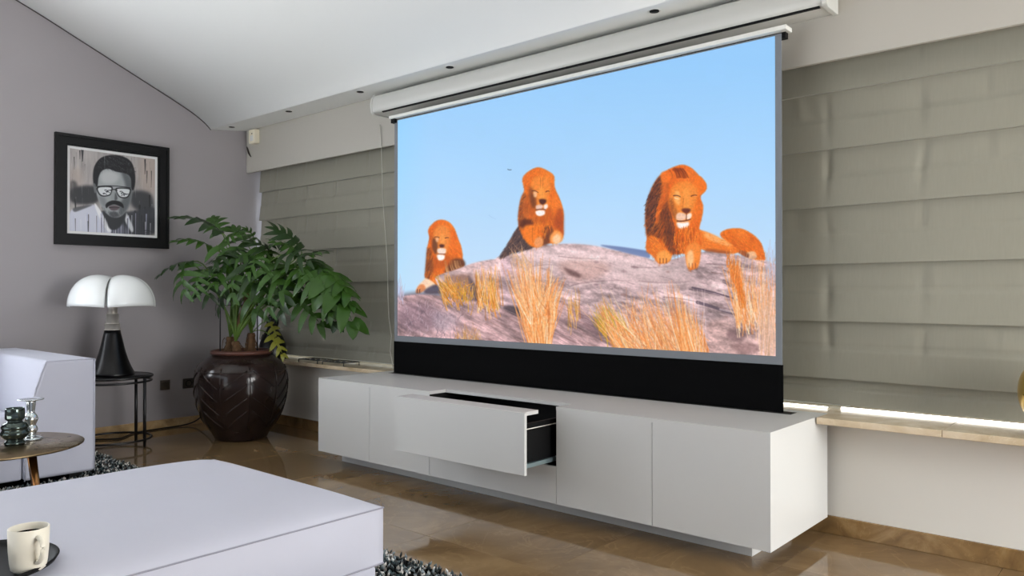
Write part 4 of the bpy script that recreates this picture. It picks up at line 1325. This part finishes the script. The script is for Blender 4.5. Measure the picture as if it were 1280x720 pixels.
plant = thing('potted_plant', 'leafy green plant with deeply lobed leaves growing in the brown urn', 'plant', (UX, UY, 0.66))
MB().lathe([(0.0, 0.664), (0.10, 0.668), (0.19, 0.662)], (UX, UY, 0), 32).build('soil', M['soil'], plant)
crowns = [(-5.623, 3.108, 0.664), (-5.507, 3.104, 0.664), (-5.50, 3.22, 0.664)]
tops = [(-5.60, 3.10, 0.79), (-5.50, 3.09, 0.76), (-5.48, 3.21, 0.82)]
for c_, t_ in zip(crowns, tops):
    mb = MB()
    ps = bez(c_, (c_[0], c_[1], c_[2] + 0.05), (t_[0], t_[1], t_[2] - 0.05), t_, 8)
    mb.tube(ps, [0.034 + 0.006 * (i % 2) - 0.001 * i for i in range(9)], 10)
    for _ in range(10):
        a = random.uniform(0, 6.28)
        z = random.uniform(0.67, t_[2])
        mb.tube([(c_[0] + .035 * math.cos(a), c_[1] + .035 * math.sin(a), z), (c_[0] + .05 * math.cos(a), c_[1] + .05 * math.sin(a), z - .02), (c_[0] + .06 * math.cos(a + .2), c_[1] + .06 * math.sin(a + .2), 0.665)], [.003, .003, .002], 5)
    mb.build('woody_stem', M['stem'], plant)
MB().tube([(-5.53, 3.12, 0.80), (-5.44, 3.10, 0.95), (-5.37, 3.10, 1.06), (-5.30, 3.08, 1.20)], [0.02, 0.022, 0.018, 0.012], 8).build('woody_stem', M['stem'], plant)


def leaf_mesh(name, wr, nl, m, seed):
    """A deeply lobed blade of unit length along +X, drooping to -Z; wr is half width over length."""
    rnd = random.Random(seed)
    mb = MB()

    def mid(t):
        return Vector((t * (1 - 0.06 * t), 0, 0.10 * math.sin(t * math.pi * 0.9) - 0.22 * t * t))
    N = 14
    rows = []
    for i in range(N + 1):
        t = i / N
        hw = 0.055 * math.sin(min(1, t * 1.1 + .12) * math.pi) ** .6 + 0.004 if t < 1 else 0.002
        c = mid(t)
        rows.append((c + Vector((0, hw, 0.25 * hw)), c, c + Vector((0, -hw, 0.25 * hw))))
    mb.add([p_ for r_ in rows for p_ in r_], [q for i in range(N) for q in ((3 * i, 3 * i + 1, 3 * i + 4, 3 * i + 3), (3 * i + 1, 3 * i + 2, 3 * i + 5, 3 * i + 4))], True)
    for s_ in (-1, 1):
        for k in range(nl):
            t = 0.10 + 0.80 * k / (nl - 1)
            L = wr * (0.62 + 0.5 * math.sin(math.pi * (t * .85 + .12))) * rnd.uniform(.85, 1.12) * (1.1 - .45 * max(0, t - .6))
            ang = math.radians(108 - 82 * t + rnd.uniform(-6, 6))
            w = 0.088 * rnd.uniform(.9, 1.15) * (1.15 - .3 * t)
            b = mid(t)
            d = Vector((math.cos(ang), s_ * math.sin(ang), 0))
            nrm = Vector((-d.y, d.x, 0))
            vs = []
            for j, (f, ww) in enumerate(((0, .9), (.3, 1.0), (.6, .85), (.85, .5), (1.0, .03))):
                z = -0.60 * L * f * f + 0.18 * f * L
                c = b + d * L * f + Vector((0.05 * f * f, 0, z))
                vs += [c + nrm * w * ww + Vector((0, 0, .012)), c, c - nrm * w * ww + Vector((0, 0, .012))]
            mb.add(vs, [q for j in range(4) for q in ((3 * j, 3 * j + 1, 3 * j + 4, 3 * j + 3), (3 * j + 1, 3 * j + 2, 3 * j + 5, 3 * j + 4))], True)
    me = mb.mesh(name, fix=False)
    me.materials.append(m)
    return me


def set_place(o, b, t, roll=0.0):
    b, t = Vector(b), Vector(t)
    x = (t - b)
    L = x.length
    x.normalize()
    upv = Vector((0.15, -0.45, 1.0))
    y = upv.cross(x)
    if y.length < 0.15:
        y = Vector((0.75, 0.65, 0)).cross(x) if abs(x.z) < .9 else Vector((0.75, 0.65, 0))
    y.normalize()
    z = x.cross(y).normalized()
    r = Matrix((x, y, z)).transposed().to_4x4()
    return Matrix.Translation(b) @ r @ Matrix.Rotation(roll, 4, 'X') @ Matrix.Scale(L * 1.12, 4)


LEAVES = [(-5.591, 3.022, 1.597, -5.761, 2.807, 1.74, 0.42), (-5.638, 3.048, 1.601, -5.794, 3.044, 1.735, 0.5), (-5.605, 2.945, 1.482, -5.687, 2.741, 1.549, 0.45), (-5.615, 2.805, 1.368, -5.693, 2.606, 1.305, 0.45), (-5.637, 2.76, 1.349, -5.582, 2.703, 1.157, 0.75), (-5.517, 2.824, 1.288, -5.491, 2.756, 1.145, 0.8), (-5.538, 2.872, 1.302, -5.468, 2.855, 1.127, 0.8), (-5.521, 2.952, 1.485, -5.301, 3.012, 1.348, 0.65), (-5.529, 3.209, 1.504, -5.66, 3.16, 1.659, 0.5), (-5.485, 3.117, 1.263, -5.527, 2.95, 1.06, 0.55), (-5.302, 3.078, 1.259, -5.176, 3.057, 1.015, 0.6), (-5.392, 2.999, 1.35, -5.351, 2.837, 1.227, 0.7), (-4.957, 3.309, 1.455, -5.039, 3.17, 1.618, 0.55), (-4.932, 3.264, 1.429, -4.959, 3.108, 1.517, 0.5), (-4.932, 3.265, 1.364, -4.756, 3.351, 1.45, 0.5), (-4.818, 3.298, 1.368, -4.662, 3.368, 1.272, 0.6), (-4.801, 3.313, 1.332, -4.406, 3.395, 0.957, 0.42), (-4.723, 3.342, 1.296, -4.45, 3.421, 1.087, 0.45), (-4.68, 3.353, 1.226, -4.542, 3.316, 0.928, 0.4), (-4.811, 3.238, 1.313, -4.627, 3.268, 1.121, 0.75), (-4.681, 3.285, 1.236, -4.543, 3.276, 0.991, 0.5), (-4.978, 3.227, 1.251, -4.957, 3.114, 1.005, 0.6), (-5.121, 3.169, 1.229, -5.064, 3.088, 1.027, 0.7), (-4.952, 3.251, 1.097, -4.725, 3.317, 0.923, 0.5), (-5.281, 3.226, 1.488, -5.117, 3.302, 1.51, 0.6), (-5.291, 3.151, 1.473, -5.098, 3.188, 1.348, 0.7), (-5.274, 3.101, 1.422, -5.299, 2.947, 1.393, 0.7), (-5.273, 3.035, 1.396, -5.084, 3.029, 1.215, 0.75), (-5.031, 3.18, 1.334, -4.847, 3.208, 1.214, 0.7), (-5.142, 3.215, 1.38, -5.125, 3.072, 1.257, 0.7), (-5.368, 2.953, 1.42, -5.348, 2.798, 1.343, 0.7), (-5.076, 3.075, 1.315, -4.891, 3.104, 1.156, 0.7), (-5.445, 3.215, 1.544, -5.483, 3.182, 1.632, 0.6), (-4.96, 3.174, 1.414, -4.75, 3.224, 1.386, 0.7), (-5.273, 2.97, 1.316, -5.216, 2.889, 1.133, 0.7), (-5.577, 3.035, 1.541, -5.438, 3.089, 1.599, 0.6), (-5.209, 3.223, 1.425, -5.264, 3.108, 1.531, 0.7), (-4.916, 3.213, 1.332, -4.742, 3.232, 1.225, 0.7), (-5.129, 3.094, 1.393, -5.119, 2.972, 1.296, 0.8), (-5.392, 3.064, 1.461, -5.344, 2.908, 1.376, 0.7)]
variants = {}
for i, (bx, by, bz, tx, ty, tz, wr) in enumerate(LEAVES):
    yellow = False
    if bx > -4.86:
        wr *= 0.76
    mk = 'leaf_yellow' if yellow else ('leaf_dark' if i % 3 == 0 else 'leaf')
    key = (round(wr, 1), mk, i % 2)
    if key not in variants:
        variants[key] = leaf_mesh('leaf', wr * 0.82, 5 if wr < .6 else 4, M[mk], len(variants))
    o = bpy.data.objects.new('leaf', variants[key])
    C.objects.link(o)
    o.parent = plant
    mw = set_place(o, (bx, by, bz), (tx, ty, tz), random.uniform(-.35, .35))
    o.matrix_local = Matrix.Translation(-Vector(plant.location)) @ mw
    if yellow:
        o['label'] = 'yellowing leaf'
    # petiole from a crown to the leaf base
    c_ = Vector(random.choice(tops))
    b = Vector((bx, by, bz))
    h = (b - c_)
    p1 = c_ + Vector((h.x * .12, h.y * .12, h.z * .55))
    p2 = b - (Vector((tx, ty, tz)) - b).normalized() * 0.10 + Vector((0, 0, 0.02))
    MB().tube(bez(c_, p1, p2, b, 9), [0.008 - 0.0005 * j for j in range(10)], 6).build('petiole', M['petiole'], plant, fix=False)
# a long yellow leaf hanging low behind the urn
for (b, t_) in (((-5.36, 3.30, 0.80), (-5.26, 3.36, 0.66)), ((-5.42, 3.33, 0.90), (-5.36, 3.37, 0.78))):
    key = (0.4, 'leaf_yellow', 9)
    if key not in variants:
        variants[key] = leaf_mesh('leaf', 0.3, 4, M['leaf_yellow'], 77)
    o = bpy.data.objects.new('leaf', variants[key])
    C.objects.link(o)
    o.parent = plant
    o.matrix_local = Matrix.Translation(-Vector(plant.location)) @ set_place(o, b, t_)
    o['label'] = 'yellowing leaf'
    MB().tube(bez(tops[2], (-5.45, 3.25, 0.86), Vector(b) + Vector((-.04, -.02, .04)), b, 8), 0.004, 6).build('petiole', M['petiole'], plant, fix=False)

sup = thing('plant_support', 'thin grey wire support frame standing in the urn among the stems', 'plant support', (-5.49, 3.12, 0.66))
MB().tube([(-5.605, 3.02, 0.675), (-5.605, 3.02, 1.036), (-5.385, 3.207, 1.040), (-5.385, 3.207, 0.675)], 0.0055, 8).build('wire_frame', M['black_metal'], sup)

# ------------------------------------------------------------------ things on the left part of the sill
SZ = 0.5665
fig = MB()
fx, fy = -5.985, 3.71
FB = [(0.10, 0.0), (0.118, 0.02), (0.116, 0.08), (0.104, 0.14), (0.08, 0.20), (0.052, 0.25), (0.045, 0.27), (0.052, 0.30), (0.05, 0.335), (0.034, 0.36), (0.0, 0.368)]
f = thing('ornament', 'black seated animal ornament on the sill behind the urn', 'ornament', (fx, fy, SZ))
MB().lathe(spline(FB, 3), (fx, fy, SZ), 24).build('ornament_body', M['black_gloss'], f)
for dx in (-0.03, 0.032):
    MB().lathe([(0.02, 0.0), (0.012, 0.03), (0.0, 0.055)], (fx + dx, fy - 0.01, SZ + 0.335), 10).build('ear', M['black_gloss'], f)
for dx in (-0.035, 0.045):
    MB().tube(bez((fx + dx, fy - 0.055, SZ + 0.20), (fx + dx, fy - 0.085, SZ + 0.12), (fx + dx, fy - 0.07, SZ + 0.06), (fx + dx, fy - 0.075, SZ + 0.014), 8), [0.022, .021, .02, .018, .017, .016, .016, .016, .014], 8).build('leg', M['black_gloss'], f)
MB().tube(bez((fx + 0.07, fy, SZ + 0.03), (fx + 0.16, fy - 0.02, SZ + 0.03), (fx + 0.20, fy - 0.03, SZ + 0.016), (fx + 0.26, fy - 0.03, SZ + 0.014), 10), [.024, .023, .021, .02, .018, .016, .015, .014, .012, .010, .008], 8).build('tail', M['black_gloss'], f)


def wire_holder(label, x0_, x1_, y):
    t = thing('wire_trivet', label, 'trivet', ((x0_ + x1_) / 2, y, SZ), 'black wire trivets on the sill')
    mb = MB()
    w, dpt, h = x1_ - x0_, 0.075, 0.026
    base = [(x0_, y - dpt, SZ + h), (x1_, y - dpt, SZ + h), (x1_, y + dpt, SZ + h), (x0_, y + dpt, SZ + h)]
    for a, b in zip(base, base[1:] + base[:1]):
        mb.tube([a, b], 0.0035, 6)
    mb.build('rim_wire', M['black_metal'], t)
    mb = MB()
    for k in range(3):
        cx = x0_ + w * (0.2 + 0.3 * k)
        mb.tube(ring(cx, y, SZ + h, 0.045, 20), 0.003, 6, True)
    mb.build('scroll_ring', M['black_metal'], t)
    for a in base:
        MB().tube([a, (a[0], a[1], SZ)], 0.0035, 6).build('leg', M['black_metal'], t)


wire_holder('flat black wire trivet on the sill nearer the urn', -5.46, -5.20, 3.70)
wire_holder('flat black wire trivet on the sill nearer the media cabinet', -5.13, -4.86, 3.70)

# gold vase on the right end of the sill (only its edge is in view)
gv = spline([(0.05, 0.0), (0.09, 0.02), (0.155, 0.10), (0.172, 0.18), (0.150, 0.26), (0.085, 0.32), (0.045, 0.345), (0.05, 0.37), (0.056, 0.375)], 4)
GX, GY = -0.315, 3.61
t = thing('gold_vase', 'round gold vase on the right end of the window sill', 'vase', (GX, GY, 0.5705))
MB().lathe(gv, (GX, GY, 0.5705), 40).build('vase_body', M['gold'], t)
MB().tube(ring(GX, GY, 0.9455, 0.055, 28), 0.006, 8, True).build('vase_lip', M['gold'], t)

# ------------------------------------------------------------------ rug
rx0, rx1, ry0, ry1 = -5.75, -1.42, -0.9, 2.165
rug = thing('shaggy_rug', 'shaggy pebble-pile rug in grey, black and white under the ottoman', 'rug', ((rx0 + rx1) / 2, 0.6, 0))
MB().box(rx0 + 0.01, rx1 - 0.01, ry0 + 0.01, ry1 - 0.012, 0.0005, 0.010).build('rug_backing', M['black_cloth'], rug)
rng = np.random.default_rng(11)
NT = 52000
tx_ = rng.uniform(rx0, rx1, NT); ty_ = rng.uniform(ry0, ry1, NT)
keep = ~((tx_ > -3.04) & (tx_ < -1.98) & (ty_ > 0.15) & (ty_ < 1.58)) & ~((tx_ < -5.06) & (ty_ < 1.84))
tx_, ty_ = tx_[keep], ty_[keep]
NT = len(tx_)
ang = rng.uniform(0, 2 * np.pi, NT); tilt = rng.uniform(0.2, 1.2, NT)
Ln = rng.uniform(0.018, 0.034, NT); wd = rng.uniform(0.0045, 0.0085, NT)
d = np.c_[np.cos(ang) * np.sin(tilt), np.sin(ang) * np.sin(tilt), np.cos(tilt)]
s1 = np.c_[-np.sin(ang), np.cos(ang), np.zeros(NT)]
s2 = np.cross(d, s1)
b0 = np.c_[tx_, ty_, np.full(NT, 0.007)]
mid_ = b0 + d * Ln[:, None] * .55
tip = b0 + d * Ln[:, None]
V = np.empty((NT, 6, 3))
V[:, 0] = b0
for k in range(4):
    w_ = 2 * np.pi * k / 4
    V[:, 1 + k] = mid_ + (s1 * math.cos(w_) + s2 * math.sin(w_)) * wd[:, None]
V[:, 5] = tip
tri = np.array([(0, 2, 1), (0, 3, 2), (0, 4, 3), (0, 1, 4), (5, 1, 2), (5, 2, 3), (5, 3, 4), (5, 4, 1)])
Fc = (tri[None] + (np.arange(NT) * 6)[:, None, None]).reshape(-1, 3)
me = bpy.data.meshes.new('pile')
me.vertices.add(NT * 6); me.vertices.foreach_set('co', (V - np.array(rug.location)).ravel())
me.loops.add(len(Fc) * 3); me.loops.foreach_set('vertex_index', Fc.ravel().astype(np.int32))
me.polygons.add(len(Fc)); me.polygons.foreach_set('loop_start', (np.arange(len(Fc)) * 3).astype(np.int32))
me.update(calc_edges=True)
me.polygons.foreach_set('use_smooth', np.ones(len(Fc), bool))
pal = np.array([[lin(v) for v in c] for c in ((30, 36, 38), (48, 58, 60), (84, 98, 102), (130, 140, 144), (210, 208, 204), (40, 62, 64), (22, 24, 26), (160, 158, 152), (98, 92, 88))])
pick = rng.choice(len(pal), NT, p=[.12, .12, .13, .12, .20, .09, .08, .09, .05])
col = np.ones((NT, 6, 4), np.float32)
col[..., :3] = (pal[pick] * rng.uniform(.8, 1.2, (NT, 1)))[:, None, :]
ca = me.color_attributes.new('tuft', 'FLOAT_COLOR', 'POINT')
ca.data.foreach_set('color', col.ravel())
mp_ = bpy.data.materials.new('rug_pile')
mp_.use_nodes = True
at = mp_.node_tree.nodes.new('ShaderNodeVertexColor')
at.layer_name = 'tuft'
bb = mp_.node_tree.nodes['Principled BSDF']
mp_.node_tree.links.new(at.outputs['Color'], bb.inputs['Base Color'])
bb.inputs['Roughness'].default_value = 0.75
me.materials.append(mp_)
o = bpy.data.objects.new('pile', me)
o.parent = rug
o['kind'] = 'stuff'
C.objects.link(o)

# unseen pale carpet added behind the viewer to throw sunlight up
o = MB().box(-6.3, 0.2, -3.5, -0.95, 0.0, 0.012).build('bounce_carpet', mat('cream_wool', rgb(226, 224, 220), 0.95, noise=0.03, nscale=20, bump=0.3, bscale=200), origin=(-3.0, -2.2, 0), bevel=0.004, seg=1)
tag(o, 'plain cream wool carpet added out of view to bounce sunlight onto the ceiling', 'carpet')

# ------------------------------------------------------------------ ottoman
OX0, OX1, OY0, OY1 = -3.058, -1.962, 0.10, 1.622
OZ0, OZ1 = 0.250, 0.432
ott = thing('ottoman', 'large pale lilac-grey velvet ottoman with piped edges on the shaggy rug', 'ottoman', ((OX0 + OX1) / 2, (OY0 + OY1) / 2, 0.03))


def sq(t, k=0.10):
    """grid parameter -1..1 crowded towards the edges"""
    return math.sin(t * math.pi / 2) * 0.6 + t * 0.4


def oxy(u, v):
    cx, cy = (OX0 + OX1) / 2, (OY0 + OY1) / 2
    hx, hy = (OX1 - OX0) / 2, (OY1 - OY0) / 2
    return cx + hx * u, cy + hy * v


def otop(a, b):
    u, v = sq(2 * a - 1), sq(2 * b - 1)
    x, y = oxy(u, v)
    e = (1 - abs(u) ** 7) * (1 - abs(v) ** 8)
    z = OZ1 + 0.048 * e ** 0.75 + 0.002 * mnoise.noise((x * 5, y * 5, 1)) * e
    return (x, y, z)


mb = MB()
mb.grid(otop, 48, 56)


def oside(k):
    def f_(a, b):
        t_ = 2 * a - 1
        bul = 0.014 * (1 - (2 * b - 1) ** 2) * (1 - t_ ** 8)
        z = OZ0 + (OZ1 - OZ0) * b
        if k == 0:
            x, y = oxy(t_, 1); return (x, y + bul, z)
        if k == 1:
            x, y = oxy(1, -t_); return (x + bul, y, z)
        if k == 2:
            x, y = oxy(-t_, -1); return (x, y - bul, z)
        x, y = oxy(-1, t_); return (x - bul, y, z)
    return f_


for k in range(4):
    mb.grid(oside(k), 40, 10)
mb.add([oxy(-1, -1) + (OZ0,), oxy(1, -1) + (OZ0,), oxy(1, 1) + (OZ0,), oxy(-1, 1) + (OZ0,)], [(0, 1, 2, 3)])
mb.build('ottoman_cushion', M['velvet'], ott)
def per(z, e=0.0):
    return [(OX0 - e, OY0 - e, z), (OX1 + e, OY0 - e, z), (OX1 + e, OY1 + e, z), (OX0 - e, OY1 + e, z)]
for z, r in ((OZ1 - 0.001, 0.0026), (OZ0 + 0.002, 0.0030)):
    mb = MB()
    q = per(z, 0.001)
    for a, b in zip(q, q[1:] + q[:1]):
        mb.tube([Vector(a).lerp(Vector(b), k / 20) for k in range(21)], r, 6)
    mb.build('piping', M['seam'], ott)
mb = MB().box(OX0 + 0.012, OX1 - 0.012, OY0 + 0.012, OY1 - 0.012, 0.062, OZ0)
mb.build('ottoman_base', M['velvet'], ott, bevel=0.02, seg=3)
for (lx, ly) in ((OX0 + 0.1, OY0 + 0.1), (OX1 - 0.1, OY0 + 0.1), (OX1 - 0.1, OY1 - 0.1), (OX0 + 0.1, OY1 - 0.1)):
    MB().box(lx - 0.03, lx + 0.03, ly - 0.03, ly + 0.03, 0.0105, 0.063).build('leg', M['black'], ott)

# tray and mug on the ottoman
TRX, TRY, TRZ = -2.135, 0.535, OZ1 + 0.0485
tr = MB().lathe([(0.0, 0.0), (0.150, 0.0), (0.172, 0.006), (0.178, 0.016), (0.174, 0.018), (0.166, 0.010), (0.148, 0.006), (0.0, 0.006)], (TRX, TRY, TRZ), 56).build('tray', M['black'], origin=(TRX, TRY, TRZ))
tag(tr, 'round matt black tray lying on the ottoman', 'tray')
MX, MY, MZ = -2.020, 0.618, TRZ + 0.0065
mug = thing('mug', 'cream stoneware mug of coffee on the black tray', 'mug', (MX, MY, MZ))
MH, MR = 0.098, 0.0425
mb = MB().lathe([(0.0, 0.0), (0.030, 0.0), (0.036, 0.006), (0.0385, 0.02), (0.041, 0.05), (MR, MH), (MR - 0.0015, MH + 0.0015), (MR - 0.004, MH), (0.039, 0.05), (0.036, 0.02), (0.0, 0.012)], (MX, MY, MZ), 40)
mb.build('mug_body', M['ceramic'], mug)
MB().lathe([(0.0, 0.083), (0.0388, 0.083)], (MX, MY, MZ), 32).build('coffee', M['coffee'], mug)
ha = math.atan2(-MY, -MX) + 0.42
hd = Vector((math.cos(ha), math.sin(ha), 0))
hp = bez(Vector((MX, MY, MZ + 0.082)) + hd * 0.041, Vector((MX, MY, MZ + 0.090)) + hd * 0.078, Vector((MX, MY, MZ + 0.030)) + hd * 0.076, Vector((MX, MY, MZ + 0.024)) + hd * 0.039, 12)
MB().tube(hp, 0.0055, 8).build('handle', M['ceramic'], mug)

# ------------------------------------------------------------------ sofa
sofa = thing('sofa', 'pale lilac-grey velvet sofa with a slanted armrest at the left wall', 'sofa', (-5.55, 0.7, 0.01))
ap = [(1.888, 0.050), (1.888, 0.735), (1.614, 0.735), (1.588, 0.66), (1.560, 0.57), (1.535, 0.48), (1.518, 0.40), (1.508, 0.30), (1.505, 0.050)]
MB().prism(ap, 'x', -6.16, -5.0).build('armrest', M['velvet'], sofa, bevel=0.022, seg=4)
# piping round the arm's front edge
mb = MB()
lo_ = [(y_ - .004 * (1 if y_ > 1.7 else -1), z_ - (.004 if z_ > .7 else 0)) for y_, z_ in ap]
loop = [(-5.004, y_, z_) for y_, z_ in lo_]
for a, b in zip(loop[:-1], loop[1:]):
    mb.tube([a, b], 0.0032, 6)
mb.build('piping', M['velvet'], sofa)
MB().box(-6.16, -5.022, -0.55, 1.502, 0.055, 0.285).build('seat_base', M['velvet'], sofa, bevel=0.015, seg=3)
for (a, b) in ((-0.52, 0.47), (0.49, 1.50)):
    MB().box(-5.95, -5.0, a, b, 0.288, 0.43).build('seat_cushion', M['velvet'], sofa, bevel=0.04, seg=4)
MB().box(-6.40, -6.165, -0.55, 1.888, 0.055, 0.735).build('backrest', M['velvet'], sofa, bevel=0.03, seg=3)
for (a, b) in ((-0.50, 0.50), (0.53, 1.53)):
    MB().box(-6.12, -5.82, a, b, 0.435, 0.835).build('back_cushion', M['velvet'], sofa, bevel=0.09, seg=5)
for (lx, ly) in ((-5.1, 1.80), (-6.2, 1.80), (-5.1, -0.45), (-6.2, -0.45)):
    MB().box(lx - 0.035, lx + 0.035, ly - 0.035, ly + 0.035, 0.0105, 0.056).build('leg', M['black'], sofa)

# ------------------------------------------------------------------ coffee table and glassware
KX, KY, KR, KZ = -4.16, 1.135, 0.361, 0.420
kt = thing('coffee_table', 'low round bronze coffee table with splayed tapered legs in front of the sofa', 'table', (KX, KY, 0))
MB().lathe([(0.0, KZ - 0.010), (KR - 0.004, KZ - 0.010), (KR, KZ - 0.007), (KR, KZ - 0.002), (KR - 0.003, KZ), (0.0, KZ)], (KX, KY, 0), 72).build('table_top', M['bronze'], kt)
for a in (15, 135, 255):
    c_, s_ = math.cos(math.radians(a)), math.sin(math.radians(a))
    MB().tube([(KX + 0.27 * c_, KY + 0.27 * s_, KZ - 0.0105), (KX + 0.36 * c_, KY + 0.36 * s_, 0.0105)], [0.017, 0.0105], 14).build('leg', M['brass'], kt)

HX, HY = -4.219, 1.297
t = thing('candlestick', 'tall mercury-glass candlestick with flat dish on the bronze coffee table', 'candlestick', (HX, HY, KZ))
cpf = spline([(0.0, 0.001), (0.048, 0.001), (0.050, 0.006), (0.040, 0.012), (0.022, 0.018), (0.024, 0.030), (0.031, 0.048), (0.026, 0.064), (0.022, 0.070), (0.028, 0.086), (0.032, 0.100), (0.026, 0.118), (0.018, 0.130), (0.019, 0.150), (0.021, 0.170), (0.022, 0.186)], 3)
MB().lathe(cpf, (HX, HY, KZ), 32).build('stem', M['mercury'], t)
MB().lathe([(0.0, 0.186), (0.030, 0.187), (0.056, 0.192), (0.057, 0.196), (0.030, 0.194), (0.0, 0.193)], (HX, HY, KZ), 36).build('dish', M['mercury'], t)
HX, HY = -4.135, 1.205
t = thing('candle_holder', 'squat dark green glass candle holder with stacked rings beside the tall candlestick', 'candle holder', (HX, HY, KZ))
cpf = spline([(0.0, 0.001), (0.040, 0.001), (0.043, 0.012), (0.034, 0.022), (0.048, 0.032), (0.060, 0.052), (0.052, 0.070), (0.057, 0.082), (0.046, 0.100), (0.030, 0.110), (0.038, 0.118), (0.041, 0.126), (0.040, 0.166), (0.036, 0.166), (0.034, 0.130), (0.0, 0.126)], 3)
MB().lathe(cpf, (HX, HY, KZ), 36).build('holder_body', M['smoke_glass'], t)
HX, HY = -4.225, 1.080
t = thing('glass_vase', 'dark violet glass vase at the left edge on the bronze coffee table', 'vase', (HX, HY, KZ))
cpf = spline([(0.0, 0.001), (0.038, 0.001), (0.058, 0.03), (0.066, 0.07), (0.058, 0.115), (0.040, 0.145), (0.034, 0.160), (0.040, 0.172), (0.036, 0.172), (0.030, 0.155)], 3)
MB().lathe(cpf, (HX, HY, KZ), 36).build('vase_body', M['violet_glass'], t)
